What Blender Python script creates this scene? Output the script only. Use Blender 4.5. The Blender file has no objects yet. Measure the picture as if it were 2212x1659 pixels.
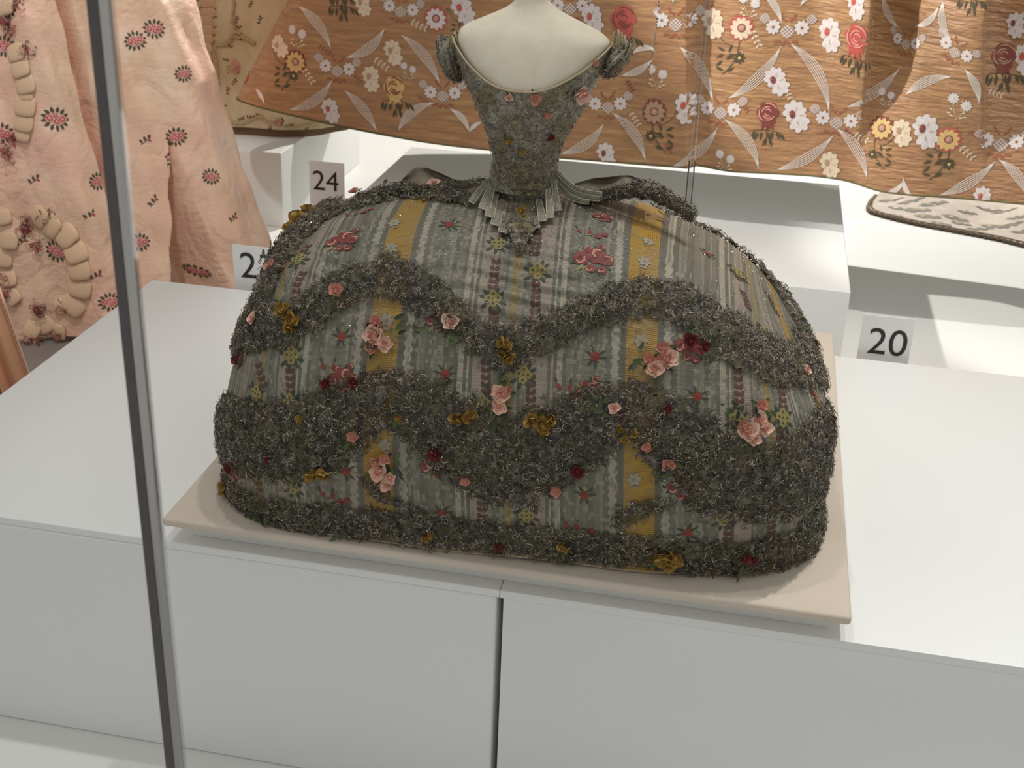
import bpy, math, random
import numpy as np
from mathutils import Matrix, Vector

rng = np.random.default_rng(7)
random.seed(7)
sc = bpy.context.scene
COL = sc.collection
W, H = 2212.0, 1659.0

# ---------------------------------------------------------------- camera
CAM = np.array([0.52552, -0.98149, 0.69949])
CR = np.array([0.97925832, 0.19937018, 0.03612025])
CU = np.array([-0.11744571, 0.41326606, 0.9030048])
CF = np.array([-0.16510496, 0.88851713, -0.4281094])
FPX = 2745.286
cam_data = bpy.data.cameras.new('camera')
cam_obj = bpy.data.objects.new('camera', cam_data)
COL.objects.link(cam_obj)
cam_data.sensor_width = 36.0
cam_data.lens = FPX * 36.0 / W
cam_data.clip_start = 0.02
cam_obj.matrix_world = Matrix(((CR[0], CU[0], -CF[0], CAM[0]), (CR[1], CU[1], -CF[1], CAM[1]), (CR[2], CU[2], -CF[2], CAM[2]), (0, 0, 0, 1)))
cam_data.dof.use_dof = True
cam_data.dof.focus_distance = 1.28
cam_data.dof.aperture_fstop = 18.0
sc.camera = cam_obj

# ---------------------------------------------------------------- view, world, lights
sc.view_settings.view_transform = 'Standard'
sc.view_settings.look = 'None'
sc.view_settings.gamma = 1.0
sc.view_settings.use_curve_mapping = False
sc.view_settings.exposure = 0.0
sc.cycles.max_bounces = 8
sc.cycles.transparent_max_bounces = 16
sc.cycles.caustics_reflective = False
sc.cycles.caustics_refractive = False
world = bpy.data.worlds.new('gallery_air')
sc.world = world
world.use_nodes = True
world.node_tree.nodes['Background'].inputs[0].default_value = (0.985, 1.0, 0.99, 1)
world.node_tree.nodes['Background'].inputs[1].default_value = 0.44


def spot(name, loc, target, power, size, angle, color=(1.0, 0.975, 0.935), blend=0.3):
    d = bpy.data.lights.new(name, 'SPOT')
    d.energy = power
    d.shadow_soft_size = size
    d.spot_size = math.radians(angle)
    d.spot_blend = blend
    d.color = color
    o = bpy.data.objects.new(name, d)
    COL.objects.link(o)
    o.location = loc
    o.rotation_euler = (Vector(target) - Vector(loc)).to_track_quat('-Z', 'Y').to_euler()
    return o


spot('ceiling_spot_left', (0.02, 0.34, 2.75), (0.2, 0.3, 0.1), 38, 0.03, 44)
spot('ceiling_spot_right', (0.66, 0.36, 2.75), (0.8, 0.3, 0.1), 42, 0.04, 48)
spot('ceiling_spot_middle', (1.05, 1.02, 2.8), (1.1, 1.15, -0.1), 150, 0.03, 56)
spot('ceiling_spot_rear', (0.7, 4.6, 2.5), (0.6, 2.0, -0.2), 620, 0.03, 60)
spot('ceiling_spot_gown', (-1.5, 0.55, 1.7), (1.12, 1.55, 0.2), 430, 0.03, 21)
spot('ceiling_spot_peach', (-0.3, 0.1, 2.4), (-0.95, 1.1, 0.1), 95, 0.05, 30)


_ad = bpy.data.lights.new('added_fill_light', 'AREA')  # added soft fill that lifts the shadows from the front, no gallery fixture
_ad.shape = 'RECTANGLE'
_ad.size, _ad.size_y = 3.0, 1.6
_ad.energy = 7
_ad.color = (1.0, 0.99, 0.96)
_ao = bpy.data.objects.new('added_fill_light', _ad)
COL.objects.link(_ao)
_ao.location = (0.5, -1.6, 2.5)
_ao.rotation_euler = (Vector((0.5, 1.0, 0.0)) - Vector((0.5, -1.6, 2.5))).to_track_quat('-Z', 'Y').to_euler()


# ---------------------------------------------------------------- reference-camera geometry (turns a pixel into a point)
def ray(px, py):
    return CF * FPX + CR * (px - W / 2) - CU * (py - H / 2)


def at_y(px, py, y):
    d = ray(px, py)
    return CAM + d * ((y - CAM[1]) / d[1])


def at_z(px, py, z):
    d = ray(px, py)
    return CAM + d * ((z - CAM[2]) / d[2])


def proj(P):
    d = np.asarray(P, float) - CAM
    z = d @ CF
    return W / 2 + FPX * (d @ CR) / z, H / 2 - FPX * (d @ CU) / z, z


# ---------------------------------------------------------------- materials
def lin(c):
    c = np.array(c, float) / 255.0
    return tuple(np.where(c <= 0.04045, c / 12.92, ((c + 0.055) / 1.055) ** 2.4)) + (1.0,)


class NT:
    def __init__(s, name):
        s.m = bpy.data.materials.new(name)
        s.m.use_nodes = True
        s.t = s.m.node_tree
        s.b = s.t.nodes['Principled BSDF']
        s.out = s.t.nodes['Material Output']

    def n(s, typ, **kw):
        nd = s.t.nodes.new(typ)
        for k, v in kw.items():
            setattr(nd, k, v)
        return nd

    def l(s, a, b):
        s.t.links.new(a, b)

    def math(s, op, a, b=None, c=None):
        nd = s.n('ShaderNodeMath', operation=op)
        for i, x in enumerate((a, b, c)):
            if x is None:
                continue
            if isinstance(x, (int, float)):
                nd.inputs[i].default_value = x
            else:
                s.l(x, nd.inputs[i])
        return nd.outputs[0]

    def mix(s, f, a, b, mode='MIX'):
        nd = s.n('ShaderNodeMix', data_type='RGBA', blend_type=mode)
        for sock, x in ((nd.inputs[0], f), (nd.inputs[6], a), (nd.inputs[7], b)):
            if isinstance(x, (int, float, tuple)):
                sock.default_value = x
            else:
                s.l(x, sock)
        return nd.outputs[2]

    def noise(s, vec, scale, detail=3.0, rough=0.55):
        nd = s.n('ShaderNodeTexNoise')
        nd.inputs['Scale'].default_value = scale
        nd.inputs['Detail'].default_value = detail
        nd.inputs['Roughness'].default_value = rough
        if vec is not None:
            s.l(vec, nd.inputs['Vector'])
        return nd.outputs[0]

    def coord(s, which='Object', scale=None):
        c = s.n('ShaderNodeTexCoord').outputs[which]
        if scale:
            mp = s.n('ShaderNodeMapping')
            mp.inputs['Scale'].default_value = scale
            s.l(c, mp.inputs['Vector'])
            return mp.outputs[0]
        return c

    def bump(s, h, strength=0.3, dist=0.001):
        b = s.n('ShaderNodeBump')
        b.inputs['Strength'].default_value = strength
        b.inputs['Distance'].default_value = dist
        s.l(h, b.inputs['Height'])
        s.l(b.outputs[0], s.b.inputs['Normal'])

    def ramp(s, f, stops, interp='LINEAR'):
        r = s.n('ShaderNodeValToRGB')
        cr = r.color_ramp
        cr.interpolation = interp
        while len(cr.elements) < len(stops):
            cr.elements.new(0.5)
        for e, (p, c) in zip(cr.elements, stops):
            e.position = p
            e.color = c
        s.l(f, r.inputs[0])
        return r.outputs[0]


_mc = {}


def cloth(name, rgb, rough=0.7, var=0.18, scale=400.0, bump=0.3, metallic=0.0, sheen=0.0):
    """plain coloured thread / paper / paint with a fine procedural grain"""
    if name in _mc:
        return _mc[name]
    t = NT(name)
    c = t.coord('Object')
    nz = t.noise(c, scale, 3)
    base = lin(rgb)
    dk = tuple(x * (1 - var) for x in base[:3]) + (1,)
    lt = tuple(min(1, x * (1 + var)) for x in base[:3]) + (1,)
    t.l(t.ramp(nz, [(0.3, dk), (0.7, lt)]), t.b.inputs['Base Color'])
    t.b.inputs['Roughness'].default_value = rough
    t.b.inputs['Metallic'].default_value = metallic
    if sheen:
        t.b.inputs['Sheen Weight'].default_value = sheen
    if bump:
        t.bump(nz, bump, 0.0004)
    _mc[name] = t.m
    return t.m


# ---------------------------------------------------------------- mesh helpers
def tag(o, label=None, cat=None, group=None, kind=None):
    if label:
        o['label'] = label
    if cat:
        o['category'] = cat
    if group:
        o['group'] = group
    if kind:
        o['kind'] = kind
    return o


def empty(name, loc=(0, 0, 0)):
    o = bpy.data.objects.new(name, None)
    COL.objects.link(o)
    o.location = loc
    o.empty_display_size = 0.05
    return o


def place(o, parent):
    if parent is not None:
        o.parent = parent
        if parent.type == 'EMPTY':
            o.location = -parent.location
        else:
            # meshes are built in world coordinates under an Empty; a mesh parent already carries the offset
            o.location = (0, 0, 0)


def build(name, V, F, mats, parent=None, mi=None, smooth=True, uv=None):
    V = np.asarray(V, dtype=np.float32)
    me = bpy.data.meshes.new(name)
    if isinstance(F, np.ndarray):
        n, k = F.shape
        me.vertices.add(len(V))
        me.vertices.foreach_set('co', V.ravel())
        me.loops.add(n * k)
        me.loops.foreach_set('vertex_index', F.astype(np.int32).ravel())
        me.polygons.add(n)
        me.polygons.foreach_set('loop_start', np.arange(0, n * k, k, dtype=np.int32))
        me.polygons.foreach_set('loop_total', np.full(n, k, dtype=np.int32))
        me.update(calc_edges=True)
    else:
        me.from_pydata([tuple(map(float, v)) for v in V], [], [tuple(int(i) for i in f) for f in F])
        me.update()
    if not isinstance(mats, (list, tuple)):
        mats = [mats]
    for m in mats:
        me.materials.append(m)
    if mi is not None:
        me.polygons.foreach_set('material_index', np.asarray(mi, dtype=np.int32))
    me.polygons.foreach_set('use_smooth', np.full(len(me.polygons), smooth))
    if uv is not None:
        lay = me.uv_layers.new(name='UVMap')
        li = np.zeros(len(me.loops), dtype=np.int32)
        me.loops.foreach_get('vertex_index', li)
        lay.data.foreach_set('uv', np.asarray(uv, dtype=np.float32)[li].ravel())
    me.validate()
    o = bpy.data.objects.new(name, me)
    COL.objects.link(o)
    place(o, parent)
    return o


def quads(nu, nv, wrap=False):
    i, j = np.meshgrid(np.arange(nu if wrap else nu - 1), np.arange(nv - 1), indexing='ij')
    a = i * nv + j
    b = ((i + 1) % nu) * nv + j
    return np.stack([a, b, b + 1, a + 1], -1).reshape(-1, 4)


def box(name, lo, hi, mat, parent=None, bevel=0.002, seg=3):
    import bmesh
    bm = bmesh.new()
    bmesh.ops.create_cube(bm, size=1)
    for v in bm.verts:
        for k in range(3):
            v.co[k] = lo[k] if v.co[k] < 0 else hi[k]
    if bevel:
        bmesh.ops.bevel(bm, geom=bm.edges[:], offset=bevel, segments=seg, affect='EDGES', profile=0.5)
    me = bpy.data.meshes.new(name)
    bm.to_mesh(me)
    bm.free()
    me.materials.append(mat)
    me.polygons.foreach_set('use_smooth', np.full(len(me.polygons), True))
    try:
        me.set_sharp_from_angle(angle=math.radians(40))
    except Exception:
        pass
    o = bpy.data.objects.new(name, me)
    COL.objects.link(o)
    place(o, parent)
    return o


def tube(path, r, sides=8, closed=False):
    """verts, quads of a tube along a polyline; r scalar or array"""
    path = np.asarray(path, float)
    n = len(path)
    r = np.broadcast_to(np.asarray(r, float), (n,))
    tan = np.gradient(path, axis=0)
    tan /= np.linalg.norm(tan, axis=1)[:, None] + 1e-12
    up = np.array([0.13, 0.27, 0.95])
    a = np.cross(tan, up)
    a /= np.linalg.norm(a, axis=1)[:, None] + 1e-12
    b = np.cross(tan, a)
    th = np.arange(sides) * 2 * math.pi / sides
    V = path[:, None] + r[:, None, None] * (a[:, None] * np.cos(th)[None, :, None] + b[:, None] * np.sin(th)[None, :, None])
    F = []
    for i in range(n - 1):
        for k in range(sides):
            F.append((i * sides + k, i * sides + (k + 1) % sides, (i + 1) * sides + (k + 1) % sides, (i + 1) * sides + k))
    return V.reshape(-1, 3), np.array(F)


def smooth_interp(x, ys, n=401, win=31):
    """smoothed piecewise-linear curve through control values, sampled at x in [0,1]"""
    k = np.linspace(0, 1, len(ys))
    g = np.linspace(0, 1, n)
    f = np.interp(g, k, ys)
    pad = win // 2
    fp = np.concatenate([2 * f[0] - f[pad:0:-1], f, 2 * f[-1] - f[-2:-pad - 2:-1]])
    f = np.convolve(fp, np.ones(win) / win, 'valid')
    return np.interp(x, g, f)


def sstep(x, a, b):
    t = np.clip((x - a) / (b - a), 0, 1)
    return t * t * (3 - 2 * t)


class Surf:
    """a parametric surface f(p, q) with a lookup from picture position to (p, q)"""

    def __init__(s, f, p0, p1, q0, q1, n=900, m=450):
        s.f = f
        s.rng = (p0, p1, q0, q1)
        P, Q = np.meshgrid(np.linspace(p0, p1, n), np.linspace(q0, q1, m), indexing='ij')
        X = f(P, Q)
        x, y, z = proj(X.reshape(-1, 3))
        s.P, s.Q = P.ravel(), Q.ravel()
        cx, cy = (x / 3).astype(int) + 60, (y / 3).astype(int) + 60
        s.w, s.h = 860, 680
        ok = (cx >= 0) & (cx < s.w) & (cy >= 0) & (cy < s.h) & (z > 0)
        idx = np.where(ok)[0]
        idx = idx[np.argsort(-z[idx])]
        s.map = np.full((s.w, s.h), -1)
        s.map[cx[idx], cy[idx]] = idx

    def pick(s, px, py):
        cx, cy = int(px / 3) + 60, int(py / 3) + 60
        for r in range(0, 60):
            sub = s.map[max(cx - r, 0):cx + r + 1, max(cy - r, 0):cy + r + 1]
            g = np.argwhere(sub >= 0)
            if len(g):
                g2 = g - np.array([min(r, cx), min(r, cy)])
                k = g[np.argmin((g2 ** 2).sum(1))]
                i = sub[k[0], k[1]]
                return s.P[i], s.Q[i]
        raise ValueError('no surface at %s %s' % (px, py))

    def frame(s, p, q):
        e1 = (s.rng[1] - s.rng[0]) * 2e-3
        e2 = (s.rng[3] - s.rng[2]) * 2.5e-2
        o = s.f(p, q)
        q2 = min(q + e2, s.rng[3]) if s.rng[3] > s.rng[2] else q
        q1 = max(q - e2, s.rng[2])
        Pu = (s.f(p + e1, q) - s.f(p - e1, q)) / (2 * e1)
        Pv = (s.f(p, q2) - s.f(p, q1)) / (q2 - q1)
        nrm = np.cross(Pu, Pv)
        nrm /= np.linalg.norm(nrm) + 1e-12
        if nrm @ (o - CAM) > 0:
            nrm = -nrm
        return o, Pu, Pv, nrm

    def mapxy(s, p, q, xy, lift, ang=0.0):
        o, Pu, Pv, nrm = s.frame(p, q)
        ex = CR - nrm * (CR @ nrm)
        ex /= np.linalg.norm(ex)
        ey = np.cross(nrm, ex)
        if ey @ CU < 0:
            ey = -ey
        xy = np.asarray(xy, float)
        c, sn = math.cos(ang), math.sin(ang)
        X = xy[:, 0] * c - xy[:, 1] * sn
        Y = xy[:, 0] * sn + xy[:, 1] * c
        D = X[:, None] * ex + Y[:, None] * ey
        J = np.stack([Pu, Pv], 1)
        dpq = D @ np.linalg.pinv(J).T
        pp = p + dpq[:, 0]
        qq = np.clip(q + dpq[:, 1], s.rng[2], s.rng[3])
        return s.f(pp, qq) + nrm * np.asarray(lift)[:, None]


class Art:
    """flat woven / embroidered motif: polygons and strokes in local metres, laid on a Surf"""

    def __init__(s):
        s.V, s.L, s.F, s.M, s.mats = [], [], [], [], []

    def _m(s, mat):
        if mat not in s.mats:
            s.mats.append(mat)
        return s.mats.index(mat)

    def poly(s, pts, mat, lift=0.0005):
        k = len(s.V)
        pts = [tuple(p) for p in pts]
        c = (sum(p[0] for p in pts) / len(pts), sum(p[1] for p in pts) / len(pts))
        s.V += pts + [c]
        s.L += [lift] * len(pts) + [lift * 1.25]
        m = s._m(mat)
        for i in range(len(pts)):
            s.F.append((k + i, k + (i + 1) % len(pts), k + len(pts)))
            s.M.append(m)

    def disc(s, x, y, r, mat, lift=0.0005, n=10, lobes=0, amp=0.2, sy=1.0, rot=0.0):
        nn = n if not lobes else lobes * 4
        pts = []
        for i in range(nn):
            t = 2 * math.pi * i / nn
            rr = r * (1 - amp + amp * abs(math.cos(lobes * t / 2)) * 1.3) if lobes else r
            a, b = rr * math.cos(t), rr * math.sin(t) * sy
            pts.append((x + a * math.cos(rot) - b * math.sin(rot), y + a * math.sin(rot) + b * math.cos(rot)))
        s.poly(pts, mat, lift)

    def leaf(s, x, y, L, w, ang, mat, lift=0.0005):
        pts = []
        prof = [(0, 0), (.2, .7), (.45, 1), (.75, .65), (1, 0), (.75, -.65), (.45, -1), (.2, -.7)]
        for a, b in prof:
            a, b = a * L, b * w / 2
            pts.append((x + a * math.cos(ang) - b * math.sin(ang), y + a * math.sin(ang) + b * math.cos(ang)))
        s.poly(pts, mat, lift)

    def stroke(s, pts, w, mat, lift=0.0005):
        pts = np.asarray(pts, float)
        w = np.broadcast_to(np.asarray(w, float), (len(pts),))
        t = np.gradient(pts, axis=0)
        t /= np.linalg.norm(t, axis=1)[:, None] + 1e-12
        nrm = np.stack([-t[:, 1], t[:, 0]], 1)
        k = len(s.V)
        m = s._m(mat)
        for i in range(len(pts)):
            for sg in (-1, 1):
                s.V.append(tuple(pts[i] + nrm[i] * sg * w[i] / 2))
                s.L.append(lift)
        for i in range(len(pts) - 1):
            a = k + 2 * i
            s.F.append((a, a + 2, a + 3))
            s.F.append((a, a + 3, a + 1))
            s.M += [m, m]

    def lay(s, name, surf, px, py, parent, scale=1.0, ang=0.0, flip=False):
        p, q = surf.pick(px, py)
        xy = np.array(s.V) * scale
        if flip:
            xy[:, 0] *= -1
        V = surf.mapxy(p, q, xy, np.array(s.L), ang)
        return build(name, V, np.array(s.F), s.mats, parent, s.M, smooth=False)


def bez(p0, p1, bulge, n=10):
    p0, p1 = np.array(p0, float), np.array(p1, float)
    d = p1 - p0
    nrm = np.array([-d[1], d[0]])
    t = np.linspace(0, 1, n)[:, None]
    return p0 + d * t + nrm * bulge * 4 * t * (1 - t)


# ================================================================ the setting: floor, wall, plinths
def white_paint(name, rgb, rough=0.45):
    t = NT(name)
    c = t.coord('Object')
    nz = t.noise(c, 3.0, 4)
    base = lin(rgb)
    dk = tuple(x * 0.965 for x in base[:3]) + (1,)
    t.l(t.ramp(nz, [(0.3, dk), (0.7, base)]), t.b.inputs['Base Color'])
    t.b.inputs['Roughness'].default_value = rough
    fine = t.noise(c, 900.0, 2)
    t.bump(fine, 0.05, 0.0002)
    return t.m


M_WHITE = white_paint('white_plinth_paint', (228, 229, 226))
M_FLOOR = white_paint('white_case_floor_paint', (226, 225, 221), 0.5)
M_WALL = white_paint('grey_gallery_wall_paint', (150, 147, 142), 0.8)
FZ = -0.267

fl = box('floor', (-4.0, -1.2, FZ - 0.05), (4.5, 6.2, FZ), M_FLOOR, bevel=0)
tag(fl, 'white painted floor of the display case under all the plinths', 'floor', kind='structure')
wl = box('wall_back', (-4.0, 6.1, FZ), (4.5, 6.2, 3.2), M_WALL, bevel=0)
tag(wl, 'grey gallery wall far behind the gowns', 'wall', kind='structure')

# two plinth cabinets side by side under the miniature gown
pl = empty('plinth', (-0.003, 0.35, FZ))
tag(pl, 'white painted plinth left of the vertical gap, below the left of the stand board', 'plinth', 'white plinths under the miniature gown')
box('body', (-0.3423, 0.0153, FZ), (0.3335, 0.6818, -0.0085), M_WHITE, pl, 0.0035, 4)
box('top_panel', (-0.3423, 0.0152, -0.0087), (0.3362, 0.6818, 0.0), M_WHITE, pl, 0.0012, 3)
pr = empty('plinth', (1.3, 0.35, FZ))
tag(pr, 'white painted plinth right of the vertical gap, with an overhanging top edge', 'plinth', 'white plinths under the miniature gown')
box('body', (0.3402, 0.0160, FZ), (2.4, 0.6818, -0.0092), M_WHITE, pr, 0.0006, 2)
box('top_panel', (0.3368, 0.0152, -0.0090), (2.4, 0.6818, 0.0), M_WHITE, pr, 0.0008, 2)

bx = box('riser_block', (-0.28, 1.218, FZ), (0.7235, 1.913, -0.10), M_WHITE, bevel=0.002)
tag(bx, 'low white block behind the miniature gown under the hem of the gold brown gown', 'block', 'white riser blocks at the back')
bc = box('riser_block', (-1.5, 1.717, FZ), (-0.536, 2.30, -0.089), M_WHITE, bevel=0.002)
tag(bc, 'white block beneath the cream gown, behind the card numbered 24', 'block', 'white riser blocks at the back')

fp = box('floor_shade_sheet', (-2.4, 0.35, FZ), (-0.36, 1.32, FZ + 0.002), cloth('floor_shade_grey', (120, 110, 104), 0.7, 0.08, 30, 0.05), bevel=0)  # thin dark sheet added as painted shade on the floor under the peach gown
tag(fp, 'dark grey sheet painting the shade on the floor below the hem of the peach gown', 'floor shade', kind='structure')

# fabric covered board and the hidden riser it sits on
t = NT('beige_stand_linen')
c = t.coord('Object')
wv = t.n('ShaderNodeTexWave', wave_type='BANDS', bands_direction='X')
wv.inputs['Scale'].default_value = 420
wv2 = t.n('ShaderNodeTexWave', wave_type='BANDS', bands_direction='Y')
wv2.inputs['Scale'].default_value = 420
t.l(c, wv.inputs['Vector'])
t.l(c, wv2.inputs['Vector'])
weave = t.math('ADD', wv.outputs[0], wv2.outputs[0])
nz = t.noise(c, 7.0, 4)
col = t.ramp(nz, [(0.3, lin((196, 183, 166))), (0.7, lin((208, 195, 178)))])
t.l(col, t.b.inputs['Base Color'])
t.b.inputs['Roughness'].default_value = 0.9
t.bump(weave, 0.12, 0.0003)
M_BEIGE = t.m
bd = box('stand_board', (0.0, 0.0, 0.0272), (0.66, 0.672, 0.0367), M_BEIGE, bevel=0.0035, seg=4)
tag(bd, 'beige linen covered square board the miniature gown stands on', 'board')
rs = box('board_riser', (0.016, 0.0325, 0.0), (0.644, 0.654, 0.0271), M_WHITE, bevel=0.0006, seg=1)
tag(rs, 'thin white riser hidden in shadow under the beige board', 'riser')

# ---------------------------------------------------------------- numbered cards
M_CARD = cloth('card_paper', (236, 234, 232), 0.7, 0.02, 200, 0.02)
M_INK = cloth('black_ink', (38, 36, 34), 0.6, 0.1, 200, 0)


def digits(name, text, ox, oy, oz, h, yaw, mat, parent, squeeze=1.0):
    cu = bpy.data.curves.new(name, 'FONT')
    cu.body = text
    cu.size = 1.0
    cu.resolution_u = 6
    tmp = bpy.data.objects.new(name, cu)
    COL.objects.link(tmp)
    dg = bpy.context.evaluated_depsgraph_get()
    me = bpy.data.meshes.new_from_object(tmp.evaluated_get(dg))
    bpy.data.objects.remove(tmp)
    n = len(me.vertices)
    co = np.zeros(n * 3, dtype=np.float32)
    me.vertices.foreach_get('co', co)
    co = co.reshape(-1, 3)
    lo, hi = co.min(0), co.max(0)
    s = h / (hi[1] - lo[1])
    x = (co[:, 0] - (lo[0] + hi[0]) / 2) * s * squeeze
    z = (co[:, 1] - lo[1]) * s
    cy, sy = math.cos(yaw), math.sin(yaw)
    out = np.stack([ox + x * cy, oy + x * sy, oz + z], -1)
    me.vertices.foreach_set('co', out.astype(np.float32).ravel())
    me.materials.clear()
    me.materials.append(mat)
    me.update()
    o = bpy.data.objects.new(name, me)
    COL.objects.link(o)
    place(o, parent)
    return o


def card(text, tl, tr, ydist, zb, dig_bottom_px, dig_h, dig_cx_px, label, foot_z, squeeze=1.0):
    a = at_y(tl[0], tl[1], ydist)
    b = at_y(tr[0], tr[1], ydist)
    x0, x1, zt = a[0], b[0], (a[2] + b[2]) / 2
    root = empty('number_card', ((x0 + x1) / 2, ydist, foot_z))
    tag(root, label, 'card', 'numbered cards beside the gowns')
    box('card_face', (x0, ydist, zb), (x1, ydist + 0.0012, zt), M_CARD, root, 0.0002, 1)
    xm = (x0 + x1) / 2
    box('support', (xm - 0.012, ydist + 0.0012, foot_z), (xm + 0.012, ydist + 0.004, zt - 0.012), M_CARD, root, 0)
    box('foot', (xm - 0.02, ydist - 0.004, foot_z), (xm + 0.02, ydist + 0.03, foot_z + 0.002), M_CARD, root, 0)
    d = at_y(dig_cx_px, dig_bottom_px, ydist - 0.0004)
    digits('numeral', text, d[0], ydist - 0.0005, d[2], dig_h, 0, M_INK, root, squeeze)


card('20', (1866, 678), (1979, 691), 0.700, -0.05, 767, 0.0385, 1913, 'white card numbered 20 at the right behind the plinth', FZ)
card('23', (501, 526), (614, 541), 0.700, -0.05, 603, 0.0405, 556, 'white card numbered 23 half hidden by the left of the skirt', FZ)
card('24', (667, 347), (743, 353), 1.60, -0.20, 411.5, 0.0435, 704, 'white card numbered 24 in front of the cream gown block', FZ)

# ---------------------------------------------------------------- glass case edge in front and clear rod behind
t = NT('case_glass_edge')
t.b.inputs['Base Color'].default_value = lin((186, 190, 184))
t.b.inputs['Roughness'].default_value = 0.12
t.b.inputs['Metallic'].default_value = 0.55
nz = t.noise(t.coord('Object', (30, 30, 3)), 1.0, 3)
t.l(t.ramp(nz, [(0.3, lin((152, 150, 146))), (0.7, lin((206, 203, 196)))]), t.b.inputs['Base Color'])
M_EDGE = t.m
M_SEAL = cloth('dark_seal', (84, 77, 76), 0.45, 0.1, 60, 0.05)
t = NT('clear_acrylic')
t.b.inputs['Base Color'].default_value = (1, 1, 1, 1)
t.b.inputs['Roughness'].default_value = 0.02
t.b.inputs['IOR'].default_value = 1.2
tr = t.n('ShaderNodeBsdfTransparent')
gl = t.n('ShaderNodeBsdfGlossy')
gl.inputs['Roughness'].default_value = 0.05
lw = t.n('ShaderNodeLayerWeight')
lw.inputs['Blend'].default_value = 0.25
tr.inputs['Color'].default_value = (0.93, 0.93, 0.94, 1)
mx = t.n('ShaderNodeMixShader')
t.l(t.math('MULTIPLY', lw.outputs['Facing'], 0.8), mx.inputs[0])
t.l(tr.outputs[0], mx.inputs[1])
t.l(gl.outputs[0], mx.inputs[2])
t.l(mx.outputs[0], t.out.inputs['Surface'])
M_ACRYL = t.m

GY = -0.45
ga = at_y(190, 0, GY)
gb = at_y(361.7, 1659, GY)
gx = (ga[0] + gb[0]) / 2 - 0.0012
ed = empty('glass_case_edge', (gx + 0.004, GY, FZ))
tag(ed, 'blurred polished vertical edge of the glass case, nearest the viewer at left', 'case edge')
box('seal', (gx, GY, FZ), (gx + 0.0058, GY + 0.004, 0.85), M_SEAL, ed, 0.0004, 1)
box('pane_edge', (gx + 0.0059, GY - 0.0004, FZ), (gx + 0.0105, GY + 0.004, 0.85), M_EDGE, ed, 0.0008, 3)
box('outer_rim', (gx + 0.0106, GY + 0.0004, FZ), (gx + 0.0118, GY + 0.004, 0.85), M_ACRYL, ed, 0.0, 1)

r0 = at_y(1489, 410, 1.0)
rd = empty('acrylic_rod', (r0[0], 1.0, FZ))
tag(rd, 'slim clear acrylic rod standing between the miniature gown and the gold brown gown', 'rod')
V, F = tube([(r0[0], 1.0, FZ + 0.004), (r0[0], 1.0, 0.2), (r0[0] - 0.002, 1.0, 0.8)], 0.0042, 16)
build('shaft', V, F, M_ACRYL, rd)
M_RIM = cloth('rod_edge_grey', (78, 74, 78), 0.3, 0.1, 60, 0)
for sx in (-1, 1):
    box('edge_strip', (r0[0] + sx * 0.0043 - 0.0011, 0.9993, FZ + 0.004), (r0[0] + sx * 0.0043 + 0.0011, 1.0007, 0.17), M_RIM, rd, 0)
box('foot', (r0[0] - 0.02, 0.98, FZ), (r0[0] + 0.02, 1.02, FZ + 0.004), M_ACRYL, rd, 0.001, 2)


# ================================================================ the miniature court gown
SAL = [0.2981, 0.3016, 0.2956, 0.2874, 0.2765, 0.2629, 0.2502, 0.2109, 0.1601, 0.0989, 0.033]
SAR = [0.3104, 0.3058, 0.3046, 0.3018, 0.2784, 0.245, 0.2111, 0.1751, 0.1325, 0.0844, 0.033]
SB = [0.1943, 0.2005, 0.2023, 0.1987, 0.1886, 0.1705, 0.1484, 0.1245, 0.0967, 0.0641, 0.029]
SZ = [0.038, 0.0831, 0.1244, 0.1621, 0.2004, 0.2348, 0.2707, 0.2917, 0.3136, 0.3256, 0.333]
SCX, SCY, SYAW, SL3, SN = 0.3207, 0.2088, 0.0553, 0.01, 4.33


def skirt(phi, s):
    phi, s = np.broadcast_arrays(np.asarray(phi, float), np.asarray(s, float))
    b, z = smooth_interp(s, SB), smooth_interp(s, SZ)
    n = SN + (2.3 - SN) * np.clip((s - .5) * 2, 0, 1)
    c, sn = np.cos(phi), np.sin(phi)
    wl_ = 0.5 + 0.5 * np.tanh(c * 6)
    a = smooth_interp(s, SAL) * (1 - wl_) + smooth_interp(s, SAR) * wl_
    rr = (np.abs(c) ** n + np.abs(sn) ** n) ** (-1 / n)
    X = a * c * rr
    Y = -b * sn * rr
    cx = SCX + (.305 - SCX) * np.clip((s - .5) / .5, 0, 1)
    # gathered wrinkles across the hips and a gentle wave at the hem
    front = np.clip(sn, 0, 1)
    wr = 0.0017 * np.sin(s * 118 + 2.6 * np.sin(X * 27) + X * 9) * np.exp(-((s - .68) / .16) ** 2) * (0.4 + 0.6 * np.sin(X * 17 + 1.2) ** 2)
    wr = wr + 0.0022 * np.sin(X * 60 + 3 * s) * (1 - np.clip(s / .5, 0, 1)) * 0.5
    Y = Y - wr * front
    z = z + wr * 0.6 * front
    x = cx + X * math.cos(SYAW) - Y * math.sin(SYAW)
    y = SCY + X * math.sin(SYAW) + Y * math.cos(SYAW)
    return np.stack([x, y, z - SL3 * X * s + 0.0012 * (1 + np.sin(X * 37)) * (1 - np.clip(s * 9, 0, 1))], -1)


SK = Surf(skirt, 0.0, 2 * math.pi, 0.0, 1.0, 1700, 500)

gown = empty('miniature_gown', (0.32, 0.22, 0.037))
tag(gown, 'doll sized court gown with very wide silver, yellow and floral skirt on the beige board', 'gown')

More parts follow.
